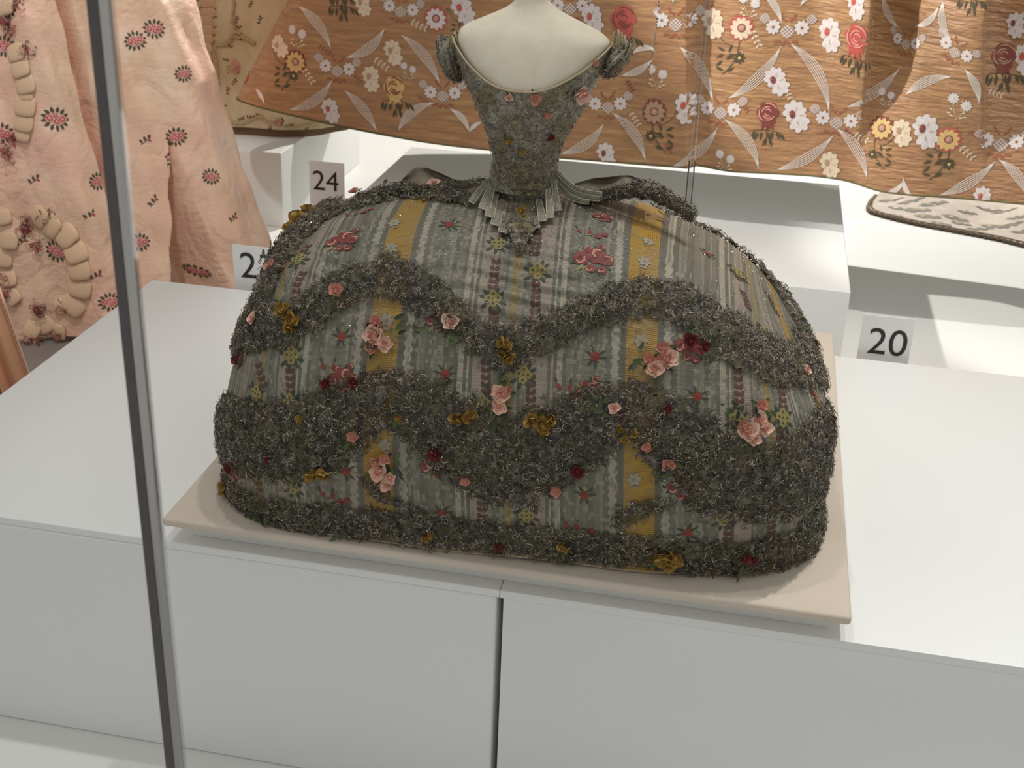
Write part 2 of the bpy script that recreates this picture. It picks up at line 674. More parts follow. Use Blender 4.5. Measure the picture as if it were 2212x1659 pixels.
# ---- striped silk of the skirt
t = NT('striped_silver_silk')
uvn = t.n('ShaderNodeUVMap')
uvn.uv_map = 'UVMap'
sep = t.n('ShaderNodeSeparateXYZ')
t.l(uvn.outputs[0], sep.inputs[0])
U, V_ = sep.outputs[0], sep.outputs[1]
per = 0.245
scal = t.math('MULTIPLY', t.math('SINE', t.math('MULTIPLY', V_, 2 * math.pi / 0.009)), 0.0009)
fr = t.math('FRACT', t.math('ADD', t.math('DIVIDE', U, per), 0.5))
w = t.math('MULTIPLY', t.math('ABSOLUTE', t.math('SUBTRACT', fr, 0.5)), per)
smask = t.math('MULTIPLY', t.math('GREATER_THAN', w, 0.0925), t.math('LESS_THAN', w, 0.1032))
w2 = t.math('ADD', w, t.math('MULTIPLY', scal, smask))
G1, G2, G3 = lin((108, 105, 91)), lin((92, 90, 77)), lin((124, 120, 104))
PK, CRM, YEL, DRK, OLV = lin((146, 134, 118)), lin((156, 150, 132)), lin((172, 134, 44)), lin((88, 84, 76)), lin((136, 116, 56))
Q = 0.1225
st = [(0.0, OLV), (.0036, G3), (.0075, G2), (.011, G1), (.0145, G3), (.0175, G2), (.0195, PK), (.0350, G2), (.0385, CRM), (.0402, G2), (.0440, CRM), (.0490, G2), (.053, G1),
      (.059, G2), (.064, G3), (.067, G1), (.074, G2), (.081, G1), (.086, G3), (.089, G2), (.0945, CRM), (.101, G2), (.1035, DRK), (.1060, G2), (.1080, YEL)]
col = t.ramp(t.math('DIVIDE', w2, Q), [(a / Q, b) for a, b in st], 'CONSTANT')
# woven flecks: small rectangles in random cells
cu_ = t.math('FLOOR', t.math('DIVIDE', U, 0.0026))
cv_ = t.math('FLOOR', t.math('DIVIDE', V_, 0.0042))
cmb = t.n('ShaderNodeCombineXYZ')
t.l(cu_, cmb.inputs[0])
t.l(cv_, cmb.inputs[1])
wn = t.n('ShaderNodeTexWhiteNoise', noise_dimensions='2D')
t.l(cmb.outputs[0], wn.inputs['Vector'])
fleck = t.math('GREATER_THAN', wn.outputs[0], 0.83)
infield = t.math('LESS_THAN', w, 0.103)
offpk = t.math('MAXIMUM', t.math('GREATER_THAN', w, 0.0365), t.math('LESS_THAN', w, 0.018))
fl2 = t.math('MULTIPLY', t.math('MULTIPLY', fleck, infield), offpk)
col = t.mix(t.math('MULTIPLY', fl2, 0.5), col, CRM)
wn2 = t.math('LESS_THAN', wn.outputs[0], 0.16)
col = t.mix(t.math('MULTIPLY', t.math('MULTIPLY', wn2, infield), 0.45), col, lin((80, 78, 68)))
# fine horizontal ribs, silver tarnish
rib = t.n('ShaderNodeTexWave', wave_type='BANDS', bands_direction='Y')
rib.inputs['Scale'].default_value = 150
rib.inputs['Distortion'].default_value = 0.2
t.l(uvn.outputs[0], rib.inputs['Vector'])
yel_m = t.math('ADD', t.math('MULTIPLY', t.math('GREATER_THAN', w, 0.108), 0.6), 0.1)
ribm = t.math('MULTIPLY', rib.outputs[0], yel_m)
col = t.mix(t.math('MULTIPLY', ribm, 0.7), col, lin((120, 96, 50)), 'MULTIPLY')
nz = t.noise(t.coord('Object'), 34, 5)
col = t.mix(t.ramp(nz, [(0.35, (0, 0, 0, 1)), (0.7, (.5, .5, .5, 1))]), col, lin((120, 112, 98)))
t.l(col, t.b.inputs['Base Color'])
t.b.inputs['Roughness'].default_value = 0.5
t.b.inputs['Metallic'].default_value = 0.12
mp = t.n('ShaderNodeMapping')
mp.inputs['Scale'].default_value = (55, 260, 1)
t.l(uvn.outputs[0], mp.inputs['Vector'])
crk = t.noise(mp.outputs[0], 1.0, 4, 0.6)
b1 = t.math('ADD', t.math('MULTIPLY', crk, 1.6), t.math('MULTIPLY', ribm, 0.35))
t.bump(t.math('ADD', b1, t.math('MULTIPLY', t.noise(t.coord('Object'), 700, 2), 0.5)), 0.5, 0.0015)
M_SILK = t.m


def skirt_uv(phi, s, X3):
    """cloth coordinates in metres: distance along the ring from the centre front, distance up the meridian"""
    nu, nv = phi.shape
    d = np.linalg.norm(np.diff(X3, axis=0), axis=2)
    arc = np.concatenate([np.zeros((1, nv)), np.cumsum(d, 0)], 0)
    k = int(round(nu * 0.25))
    U = -(arc - arc[k:k + 1])
    U = U + 0.0 * s
    dv = np.linalg.norm(np.diff(X3, axis=1), axis=2)
    V = np.concatenate([np.zeros((nu, 1)), np.cumsum(dv, 1)], 1)
    return np.stack([U, V], -1).reshape(-1, 2)


NU, NV = 641, 190
PH, SS = np.meshgrid(np.linspace(0, 2 * math.pi, NU), np.linspace(0, 1, NV), indexing='ij')
X3 = skirt(PH, SS)
UVS = skirt_uv(PH, SS, X3)
# centre the thin yellow stripe on the front and straighten by shifting with the waist offset
px_c, _, _ = proj(X3[int(NU * .25)])
# stripes hang straight: use the across-the-front coordinate where the cloth faces the front
xc = (X3[..., 0] - SCX) * math.cos(SYAW) + (X3[..., 1] - SCY) * math.sin(SYAW)
sidew = sstep(np.abs(xc), 0.20, 0.285)
side_arc = UVS.reshape(NU, NV, 2)[..., 0]
U2 = np.sign(xc) * np.abs(xc)
yc = -(X3[..., 0] - SCX) * math.sin(SYAW) + (X3[..., 1] - SCY) * math.cos(SYAW)
wrap = np.sign(xc) * np.clip(yc + SB[0] * 0.86, 0, 1) * sidew
UF = U2 * (1 + 0.10 * SS) + wrap + 0.018 * SS - 0.0255 + 0.013
UVF = np.stack([UF.ravel(), UVS[:, 1]], -1)
build('skirt', X3.reshape(-1, 3), quads(NU, NV), M_SILK, gown, uv=UVF)

# hem binding on the board
t_ = np.linspace(0, 2 * math.pi, 500)
hem = skirt(t_, np.zeros(500))
hem[:, 2] += 0.0006
V, F = tube(hem, 0.0011, 6)
build('hem_binding', V, F, cloth('hem_binding_cream', (176, 156, 124), 0.7), gown)

# ---------------------------------------------------------------- metallic lace
BANDS = {
    'hem_flounce': (0.0045, [(440, 1010, 20), (492, 1065, 25), (520, 1085, 28), (570, 1105, 30), (640, 1115, 30), (720, 1120, 31), (800, 1130, 32), (900, 1142, 33), (1000, 1151, 31), (1100, 1163, 31), (1200, 1172, 31), (1300, 1182, 30), (1400, 1190, 32), (1500, 1203, 33), (1600, 1206, 33), (1680, 1195, 35), (1730, 1175, 35), (1765, 1140, 30), (1800, 1090, 24)]),
    'lower_swag': (0.0065, [(440, 890, 40), (478, 900, 42), (510, 920, 58), (560, 950, 76), (620, 955, 82), (680, 940, 80), (740, 905, 75), (800, 868, 60), (860, 862, 58), (920, 890, 70), (980, 935, 80), (1040, 975, 85), (1090, 1000, 82), (1150, 985, 84), (1210, 955, 80), (1270, 920, 75), (1330, 892, 65), (1390, 892, 62), (1440, 930, 72), (1500, 980, 80), (1560, 1030, 80), (1630, 1040, 76), (1700, 1035, 74), (1760, 990, 68), (1800, 930, 56)]),
    'upper_swag': (0.0065, [(470, 745, 25), (500, 738, 30), (545, 715, 44), (600, 708, 44), (660, 682, 38), (710, 645, 38), (770, 610, 36), (840, 595, 40), (900, 622, 42), (950, 662, 36), (1000, 700, 36), (1045, 735, 36), (1090, 755, 42), (1140, 742, 36), (1200, 712, 36), (1260, 682, 34), (1330, 657, 40), (1400, 645, 40), (1460, 655, 38), (1510, 678, 38), (1560, 718, 42), (1620, 762, 44), (1680, 785, 42), (1740, 800, 40), (1790, 805, 34)]),
    'left_shoulder_ruffle': (0.007, [(1018, 440, 7), (990, 430, 13), (945, 418, 17), (905, 412, 19), (870, 408, 20), (835, 418, 16), (790, 428, 17), (745, 436, 18), (700, 456, 19), (660, 488, 20), (624, 526, 19), (600, 568, 17), (582, 614, 15), (558, 664, 15), (532, 714, 14)]),
    'right_shoulder_ruffle': (0.009, [(1260, 436, 7), (1290, 430, 11), (1340, 418, 16), (1390, 415, 20), (1440, 437, 20), (1475, 462, 18), (1530, 497, 17), (1580, 530, 20), (1630, 578, 20), (1680, 628, 21), (1718, 682, 21), (1745, 735, 22), (1768, 785, 20)]),
    'left_trail': (0.004, [(780, 1035, 9), (805, 1055, 13), (830, 1075, 10), (870, 1090, 8), (905, 1110, 12)]),
    'right_trail': (0.004, [(1325, 1125, 12), (1350, 1118, 22), (1395, 1095, 18), (1445, 1088, 13)]),
}

xs, ys, zs = proj(X3.reshape(-1, 3))
# outward normals of the skirt grid
du = np.gradient(X3, axis=0)
dv = np.gradient(X3, axis=1)
NR = np.cross(du, dv)
NR /= np.linalg.norm(NR, axis=2)[..., None] + 1e-12
ctr = np.array([SCX, SCY, 0.1])
flip = ((X3 - ctr) * NR).sum(-1) < 0
NR[flip] *= -1
facing = ((CAM - X3) * NR).sum(-1)


def vnoise(P, scale, seed):
    """cheap smooth pseudo-random field from a few sines"""
    r = np.random.default_rng(seed)
    out = np.zeros(len(P))
    for k in range(7):
        d = r.normal(size=3)
        d /= np.linalg.norm(d)
        out += np.sin(P @ d * scale * (0.7 + 0.35 * k) + r.uniform(0, 6.28))
    return out / 3.0


def band_field(path):
    """how deep inside the band each skirt vertex lies (1 at the middle, 0 at the edge)"""
    pts = np.array(path, float)
    best = np.full(len(xs), -9.0)
    for i in range(len(pts) - 1):
        a, b = pts[i, :2], pts[i + 1, :2]
        ab = b - a
        tt = np.clip(((xs - a[0]) * ab[0] + (ys - a[1]) * ab[1]) / (ab @ ab), 0, 1)
        dx = xs - (a[0] + ab[0] * tt)
        dy = ys - (a[1] + ab[1] * tt)
        wdt = pts[i, 2] + (pts[i + 1, 2] - pts[i, 2]) * tt
        best = np.maximum(best, 1 - np.hypot(dx, dy) / wdt)
    g = best.reshape(NU, NV)
    mir = g[::-1]           # the unseen back repeats the front, mirrored in depth
    vis = facing > 0
    front_half = (np.arange(NU) <= NU // 2)[:, None]
    g2 = np.where(front_half, g, mir)
    # what the front half hides at the far shoulders takes the value of its mirrored vertex too
    return g2


t = NT('tarnished_silver_net')
c = t.coord('Object')
vor = t.n('ShaderNodeTexVoronoi', feature='DISTANCE_TO_EDGE')
vor.inputs['Scale'].default_value = 235
t.l(c, vor.inputs['Vector'])
nz = t.noise(c, 120, 4)
nz2 = t.noise(c, 38, 3)
thr = t.math('ADD', t.math('MULTIPLY', nz, 0.26), -0.01)
alpha = t.math('LESS_THAN', vor.outputs[0], thr)
alpha2 = t.math('GREATER_THAN', t.noise(c, 75, 4), 0.54)
al = t.math('MAXIMUM', alpha, alpha2)
col = t.ramp(nz, [(0.3, lin((34, 30, 27))), (0.5, lin((72, 65, 57))), (0.7, lin((128, 119, 105)))])
col = t.mix(t.ramp(nz2, [(0.45, (0, 0, 0, 1)), (0.6, (.6, .6, .6, 1))]), col, lin((92, 88, 48)))
t.l(col, t.b.inputs['Base Color'])
t.b.inputs['Roughness'].default_value = 0.55
t.b.inputs['Metallic'].default_value = 0.2
t.l(al, t.b.inputs['Alpha'])
t.bump(t.math('ADD', vor.outputs[0], nz), 0.8, 0.002)
M_NET = t.m
M_TH = [cloth('silver_thread', (146, 136, 121), 0.4, 0.25, 500, 0, 0.35),
        cloth('grey_thread', (86, 78, 70), 0.5, 0.25, 500, 0, 0.2),
        cloth('dark_thread', (62, 56, 50), 0.6, 0.25, 500, 0, 0.1),
        cloth('brown_thread', (112, 100, 78), 0.5, 0.25, 500, 0, 0.2),
        cloth('pale_thread', (200, 188, 168), 0.4, 0.15, 500, 0, 0.3)]


def curls(C, N, pr=(0.33, 0.25, 0.13, 0.13, 0.16), rad=(0.0010, 0.0028), thick=0.00027, seg=8):
    """little loops and hooks of wire thread at points C with normals N"""
    n = len(C)
    r = rng.uniform(rad[0], rad[1], n)
    a = rng.normal(size=(n, 3))
    t1 = np.cross(N, a)
    t1 /= np.linalg.norm(t1, axis=1)[:, None]
    t2 = np.cross(N, t1)
    tilt = rng.uniform(0, 1.1, n)
    t2 = t2 * np.cos(tilt)[:, None] + N * np.sin(tilt)[:, None]
    n3 = np.cross(t1, t2)
    span = rng.uniform(0.55, 1.05, n) * 2 * math.pi
    k = np.arange(seg + 1) / seg
    th = k[None] * span[:, None] + rng.uniform(0, 6.28, n)[:, None]
    rr = r[:, None] * (1 + 0.35 * rng.normal(size=(n, seg + 1)))
    el = rng.uniform(0.5, 1.2, n)[:, None]
    cen = C[:, None] + t1[:, None] * (rr * np.cos(th))[..., None] + t2[:, None] * (rr * el * np.sin(th))[..., None]
    rad_dir = t1[:, None] * np.cos(th)[..., None] + t2[:, None] * np.sin(th)[..., None]
    V = []
    for j in range(3):
        aa = 2 * math.pi * j / 3
        V.append(cen + thick * (rad_dir * math.cos(aa) + n3[:, None] * math.sin(aa)))
    V = np.stack(V, 2)                       # n, seg+1, 3, 3
    base = np.arange(n)[:, None, None] * (seg + 1) * 3
    i = np.arange(seg)[None, :, None] * 3
    j = np.arange(3)[None, None, :]
    j2 = (j + 1) % 3
    F = np.stack(np.broadcast_arrays(base + i + j, base + i + j2, base + i + 3 + j2, base + i + 3 + j), -1).reshape(-1, 4)
    mi = rng.choice(5, n, p=list(pr))
    return V.reshape(-1, 3), F, np.repeat(mi, seg * 3)


M_SPARK = cloth('sequin_silver', (240, 238, 232), 0.12, 0.05, 100, 0, 1.0)


def sparks(C, rad=0.00065):
    n = len(C)
    o = np.array([(1, 0, 0), (-1, 0, 0), (0, 1, 0), (0, -1, 0), (0, 0, 1), (0, 0, -1)], float)
    f = np.array([(0, 2, 4), (2, 1, 4), (1, 3, 4), (3, 0, 4), (2, 0, 5), (1, 2, 5), (3, 1, 5), (0, 3, 5)])
    q = rng.normal(size=(n, 3, 3))
    q = np.linalg.qr(q)[0]
    V = C[:, None] + rad * np.einsum('kj,nij->nki', o, q)
    F = (np.arange(n)[:, None, None] * 6 + f[None]).reshape(-1, 3)
    return V.reshape(-1, 3), F


LNAME = {k: ('lace_trim' if 'trail' in k else 'lace_ruffle' if 'ruffle' in k else 'lace_flounce') for k in BANDS}
cell = np.linalg.norm(np.cross(du, dv), axis=2)
allspark = []
DENS = 110000.0
for bn, (lift, path) in BANDS.items():
    g = band_field(path)
    P3 = X3.reshape(-1, 3)
    rag = 0.22 * vnoise(P3, 420, 3).reshape(NU, NV) + 0.16 * vnoise(P3, 1300, 5).reshape(NU, NV)
    gg = g + 0.16 + rag * 0.5
    ins = gg > 0
    prof = np.sqrt(np.clip(gg, 0, 1))
    puff = lift * prof * (0.75 + 0.3 * vnoise(P3, 260, 11).reshape(NU, NV)) + 0.0008
    S3 = X3 + NR * puff[..., None]
    Fq = quads(NU, NV)
    keep = ins.ravel()[Fq].all(1)
    Fk = Fq[keep]
    used, inv = np.unique(Fk, return_inverse=True)
    part = build(LNAME[bn], np.maximum(S3.reshape(-1, 3)[used], [-9, -9, 0.0372]), inv.reshape(-1, 4), M_NET, gown)
    if 'trail' in bn or 'ruffle' in bn:
        tag(part, kind='stuff')
    # curled threads over the net
    wgt = (cell * ins).ravel()
    back = np.repeat((np.arange(NU) > NU // 2)[:, None], NV, 1).ravel()
    wgt = wgt * np.where(back, 0.25, 1.0)
    area = wgt.sum()
    n = int(area * DENS)
    if n < 10:
        continue
    idx = rng.choice(len(wgt), n, p=wgt / area)
    jit = (du.reshape(-1, 3)[idx] * rng.uniform(-1, 1, (n, 1)) + dv.reshape(-1, 3)[idx] * rng.uniform(-1, 1, (n, 1)))
    NN = NR.reshape(-1, 3)[idx]
    C = S3.reshape(-1, 3)[idx] + jit + NN * rng.uniform(0.0, 0.0018, (n, 1)) * (1.0 + 0.6 * (lift > 0.01))
    V, F, mi = curls(C, NN)
    V[:, 2] = np.maximum(V[:, 2], 0.0371)
    th = build('threads', V, F, M_TH, part, mi)
    tag(th, kind='stuff')
    sel = rng.choice(n, max(3, n // 30))
    allspark.append(C[sel] + NN[sel] * 0.0012)

# sequins also scattered on the silk of the hips
idx = rng.choice(len(xs), 1100, p=(cell * (facing > 0) * (SS > 0.5)).ravel() / (cell * (facing > 0) * (SS > 0.5)).sum())
allspark.append(X3.reshape(-1, 3)[idx] + NR.reshape(-1, 3)[idx] * 0.0006)
V, F = sparks(np.concatenate(allspark))
V[:, 2] = np.maximum(V[:, 2], 0.0371)
tag(build('sequins', V, F, M_SPARK, gown, smooth=False), 'tiny glinting silver sequins', kind='stuff')

# raised rolls of lace where the overskirt meets the hips
def lace_roll(pts, yd):
    P3 = []
    R = []
    for (x, y, r) in pts:
        P3.append(at_y(x, y, yd))
        R.append(r / 2160.0)
    g = np.linspace(0, 1, 60)
    kk = np.linspace(0, 1, len(pts))
    P3 = np.stack([np.interp(g, kk, np.array(P3)[:, i]) for i in range(3)], -1)
    for _ in range(4):
        P3[1:-1] = (P3[:-2] + 2 * P3[1:-1] + P3[2:]) / 4
    R = np.interp(g, kk, R)
    V, F = tube(P3, R, 14)
    V = V + 0.0012 * vnoise(V, 380, 21)[:, None] * np.array([.3, .3, 1])
    o = build('lace_roll', V, F, M_NET, gown)
    V0, F0 = tube(P3, R * 0.9, 10)
    build('core', V0, F0, cloth('roll_core', (86, 78, 66), 0.8, 0.3, 300), o)
    cen = np.repeat(P3, 14, 0)
    n = 1500
    ii = rng.integers(0, len(V), n)
    NN = V[ii] - cen[ii]
    NN /= np.linalg.norm(NN, axis=1)[:, None]
    C = V[ii] + rng.normal(0, 0.0008, (n, 3))
    Vc, Fc, mi = curls(C, NN)
    tag(build('threads', Vc, Fc, M_TH, o, mi), kind='stuff')
    Vs, Fs = sparks(C[:60] + NN[:60] * 0.001)
    tag(build('sequins', Vs, Fs, M_SPARK, o, smooth=False), kind='stuff')


lace_roll([(1018, 441, 5), (985, 434, 8), (950, 426, 10), (915, 418, 11), (880, 408, 13), (845, 411, 12), (805, 422, 12), (770, 434, 9)], 0.205)
lace_roll([(1245, 436, 4), (1275, 431, 8), (1310, 423, 11), (1350, 412, 14), (1395, 408, 17), (1435, 424, 16), (1470, 446, 13), (1500, 466, 9)], 0.212)


# ================================================================ bodice, mannequin, trimmings
YB = 0.222
rows = [(200, 1019, 1272), (225, 1031, 1262), (255, 1045, 1246), (290, 1058, 1224), (320, 1065, 1212), (345, 1068, 1206), (370, 1066, 1203), (398, 1056, 1212)]
bz, bcx, ba = [], [], []
for y, xl, xr in rows[::-1]:
    L_, R_ = at_y(xl, y, YB), at_y(xr, y, YB)
    bz.append((L_[2] + R_[2]) / 2)
    bcx.append((L_[0] + R_[0]) / 2)
    ba.append((R_[0] - L_[0]) / 2)
for y, xl, xr in [(165, 1002, 1290), (130, 988, 1310), (95, 981, 1322), (75, 984, 1324)]:
    L_, R_ = at_y(xl, y, YB), at_y(xr, y, YB)
    bz.append((L_[2] + R_[2]) / 2)
    bcx.append((L_[0] + R_[0]) / 2)
    ba.append((R_[0] - L_[0]) / 2)
bz, bcx, ba = map(np.array, (bz, bcx, ba))
o_ = np.argsort(bz)
bz, bcx, ba = bz[o_], bcx[o_], ba[o_]
zb0, zb1 = bz[0], bz[-1]
bbk = np.interp(bz, [zb0, 0.345, 0.40, 0.44, 0.49], [0.038, 0.033, 0.046, 0.054, 0.040])


def bodice(phi, q):
    phi, q = np.broadcast_arrays(np.asarray(phi, float), np.asarray(q, float))
    c, sn = np.cos(phi), np.sin(phi)
    xi = np.abs(c)
    ztop = np.where(sn > 0, 0.4415 + (zb1 - 0.004 - 0.4415) * xi ** 2.4, 0.47 + (zb1 - 0.474) * xi ** 2.4)
    z = zb0 + (ztop - zb0) * q
    a, b, cx = np.interp(z, bz, ba), np.interp(z, bz, bbk), np.interp(z, bz, bcx)
    return np.stack([cx + a * np.sign(c) * xi ** 0.92, YB - b * np.sign(sn) * np.abs(sn) ** 0.9, z], -1)


BO = Surf(bodice, 0.0, 2 * math.pi, 0.0, 1.0, 500, 300)
t = NT('tarnished_bodice_brocade')
c = t.coord('Object')
n1 = t.noise(c, 90, 5)
n2 = t.noise(c, 480, 4)
n3 = t.noise(c, 34, 3)
col = t.ramp(n1, [(0.3, lin((128, 122, 108))), (0.5, lin((164, 157, 140))), (0.7, lin((186, 178, 158)))])
col = t.mix(t.ramp(n3, [(0.48, (0, 0, 0, 1)), (0.62, (.75, .75, .75, 1))]), col, lin((140, 122, 62)))
col = t.mix(t.ramp(n2, [(0.45, (0, 0, 0, 1)), (0.6, (.7, .7, .7, 1))]), col, lin((96, 92, 82)))
t.l(col, t.b.inputs['Base Color'])
t.b.inputs['Roughness'].default_value = 0.55
t.b.inputs['Metallic'].default_value = 0.15
vor = t.n('ShaderNodeTexVoronoi', feature='DISTANCE_TO_EDGE')
vor.inputs['Scale'].default_value = 300
t.l(c, vor.inputs['Vector'])
t.bump(t.math('ADD', t.math('ADD', n2, n1), vor.outputs[0]), 0.8, 0.0025)
M_BOD = t.m
nu, nv = 161, 80
A_, B_ = np.meshgrid(np.linspace(0, 2 * math.pi, nu), np.linspace(0, 1, nv), indexing='ij')
XB = bodice(A_, B_)
XB = XB + 0.0009 * vnoise(XB.reshape(-1, 3), 520, 8).reshape(nu, nv)[..., None] * np.array([0.3, -1, 0.2])
build('bodice', XB.reshape(-1, 3), quads(nu, nv), M_BOD, gown)
a_ = np.linspace(0, 2 * math.pi, 161)
V, F = tube(bodice(a_, np.ones(161)) + np.array([0, -0.0006, 0.0004]), 0.0011, 6)
build('neckline_cord', V, F, cloth('neckline_cord_tan', (176, 156, 124), 0.7, 0.3, 900, 0.5), gown)

# lace network over the bodice front
n = 1100
pp, qq = rng.uniform(0.15, math.pi - 0.15, n), rng.uniform(0.02, 0.97, n)
C = bodice(pp, qq)
NN = C - np.stack([np.interp(C[:, 2], bz, bcx), np.full(n, YB), C[:, 2]], -1)
NN /= np.linalg.norm(NN, axis=1)[:, None]
V, F, mi = curls(C + NN * 0.0012, NN, rad=(0.0008, 0.0022), thick=0.00018, pr=(0.42, 0.22, 0.02, 0.12, 0.22))
tag(build('bodice_lace', V, F, M_TH, gown, mi), kind='stuff')

# short ruffled sleeves at the shoulders
for (cx_, cy_, w_, h_, tilt) in [(972, 128, 17, 46, -0.45), (1334, 128, 19, 40, 0.55)]:
    c0 = at_y(cx_, cy_, YB + 0.002)
    uu, vv = np.meshgrid(np.linspace(0, 2 * math.pi, 41), np.linspace(0.001, math.pi - 0.001, 24), indexing='ij')
    k = 1 / 2160.0
    L3 = np.stack([w_ * k * np.sin(vv) * np.cos(uu), 0.024 * np.sin(vv) * np.sin(uu), h_ * k * np.cos(vv)], -1)
    L3 *= 1 + 0.10 * np.sin(uu * 9 + 3 * vv)[..., None]
    ct, st_ = math.cos(tilt), math.sin(tilt)
    R3 = np.stack([L3[..., 0] * ct + L3[..., 2] * st_, L3[..., 1], -L3[..., 0] * st_ + L3[..., 2] * ct], -1)
    sl = build('sleeve', (R3 + c0).reshape(-1, 3), quads(41, 24), M_BOD, gown)
    n = 420
    ii = rng.integers(0, 41 * 24, n)
    C = (R3 + c0).reshape(-1, 3)[ii]
    NN = C - c0
    NN /= np.linalg.norm(NN, axis=1)[:, None]
    V, F, mi = curls(C, NN, rad=(0.001, 0.003), pr=(0.42, 0.2, 0.04, 0.14, 0.2))
    tag(build('threads', V, F, M_TH, sl, mi), kind='stuff')
    # folded linen loops at the top of the sleeve
    for k_ in range(3):
        q0 = at_y(cx_ + (-1 if cx_ < 1100 else 1) * (-10 + 7 * k_), cy_ - 36 + 6 * k_, YB - 0.01)
        V, F = tube([q0, q0 + [0.001, 0, 0.009], q0 + [0.004, -0.001, 0.012], q0 + [0.006, 0, 0.002]], 0.0013, 5)
        build('ribbon_loop', V, F, cloth('ribbon_loop_cream', (168, 156, 122), 0.6), gown)

# waist tabs
M_TAB = cloth('tab_silk', (142, 138, 122), 0.55, 0.25, 260, 0.6, 0.1)
M_TABE = cloth('tab_edge', (196, 188, 164), 0.55, 0.2, 500, 0.4)


def surf_pt(px, py, lift):
    p, q = SK.pick(px, py)
    o, Pu, Pv, nr = SK.frame(p, q)
    return o + nr * lift


def strip3(name, pts, wid, mat, parent, edge=None, thick=0.0012, bow=0.0):
    pts = np.asarray(pts, float)
    tan = np.gradient(pts, axis=0)
    tan /= np.linalg.norm(tan, axis=1)[:, None]
    view = CAM - pts
    side = np.cross(tan, view)
    side /= np.linalg.norm(side, axis=1)[:, None]
    nrm = np.cross(side, tan)
    w = np.broadcast_to(np.asarray(wid, float), (len(pts),))
    rows_ = [pts - side * w[:, None] / 2, pts + nrm * bow, pts + side * w[:, None] / 2]
    under = [r - nrm * thick for r in rows_]
    ring = [rows_[0], rows_[1], rows_[2], under[2], under[1], under[0]]
    V = np.stack(ring, 1).reshape(-1, 3)
    n = len(pts)
    F = []
    for i in range(n - 1):
        for k in range(6):
            a, b = i * 6 + k, i * 6 + (k + 1) % 6
            F.append((a, b, b + 6, a + 6))
    F = [tuple(f) for f in F] + [(0, 1, 4, 5), (1, 2, 3, 4)] + [tuple(x + (n - 1) * 6 for x in f) for f in [(5, 4, 1, 0), (4, 3, 2, 1)]]
    o = build(name, V, F, mat, parent, smooth=False)
    if edge is not None:
        loop = np.concatenate([rows_[0], rows_[2][::-1]]) + nrm.mean(0) * 0.0003
        V, F = tube(loop, 0.00055, 4)
        build('edging', V, F, edge, o)
    return o


tabs = [((1056, 388), (1019, 447), 13), ((1066, 396), (1046, 464), 24), ((1074, 410), (1058, 478), 20), ((1088, 432), (1070, 496), 20), ((1100, 450), (1085, 512), 18),
        ((1196, 390), (1204, 466), 15), ((1184, 408), (1188, 480), 15), ((1164, 430), (1172, 488), 17), ((1146, 452), (1157, 501), 17), ((1132, 460), (1140, 520), 16)]
for (a, b, wpx) in tabs:
    try:
        A0 = at_y(a[0], a[1], YB - 0.031 if 1075 < a[0] < 1190 else YB - 0.018)
        B0 = surf_pt(b[0], b[1], 0.006)
    except ValueError:
        continue
    M0 = (A0 + B0) / 2 + np.array([0, -0.003, 0.002])
    pts = [A0 * (1 - t_) ** 2 + 2 * M0 * t_ * (1 - t_) + B0 * t_ ** 2 for t_ in np.linspace(0, 1, 7)]
    strip3('waist_tab', pts, np.linspace(0.55, 1, 7) * wpx / 2160, M_TAB, gown, M_TABE, bow=0.0008)
# curved pleats running out over the right hip
for k, (a, m, b) in enumerate([((1204, 385), (1214, 432), (1272, 437)), ((1205, 378), (1222, 426), (1296, 430)), ((1206, 372), (1232, 416), (1300, 420))]):
    A0, M0, B0 = at_y(a[0], a[1], YB), at_y(m[0], m[1], 0.215), at_y(b[0], b[1], 0.20)
    pts = [A0 * (1 - t_) ** 2 + 2 * M0 * t_ * (1 - t_) + B0 * t_ ** 2 for t_ in np.linspace(0, 1, 10)]
    strip3('hip_pleat', pts, 0.0042, M_TAB, gown, M_TABE, bow=0.001)

# pointed stomacher below the waist
st_pts = [(1072, 402), (1098, 398), (1135, 396), (1172, 398), (1200, 402)]
grid = []
for k, yrow in enumerate(np.linspace(0, 1, 14)):
    row = []
    for j, xx in enumerate(np.linspace(-1, 1, 9)):
        cxp = 1134 - 12 * yrow
        half = 66 * (1 - yrow) ** 0.75 + 4
        py = 398 + 146 * yrow
        px = cxp + xx * half
        yd = (YB - 0.037 * math.sqrt(max(0, 1 - 0.9 * xx * xx)))
        top = at_y(px, py, yd)
        try:
            low = surf_pt(px, py, 0.006)
        except ValueError:
            low = top
        f = sstep(yrow, 0.15, 0.75)
        row.append(top * (1 - f) + low * f)
    grid.append(row)
G = np.array(grid)
build('stomacher', G.reshape(-1, 3), quads(14, 9), M_BOD, gown)
ii = rng.integers(0, 14 * 9, 420)
C = G.reshape(-1, 3)[ii] + rng.normal(0, 0.0025, (420, 3)) * [1, 0.2, 1]
NN = np.tile((CAM - np.array([.3, .2, .3])) / np.linalg.norm(CAM - np.array([.3, .2, .3])), (420, 1))
V, F, mi = curls(C + NN * 0.0015, NN, rad=(0.001, 0.003))
tag(build('stomacher_lace', V, F, M_TH, gown, mi), kind='stuff')

# turned-up silk of the overskirt behind both hips
M_FIN = cloth('overskirt_lining', (104, 95, 78), 0.7, 0.3, 120, 0.8)


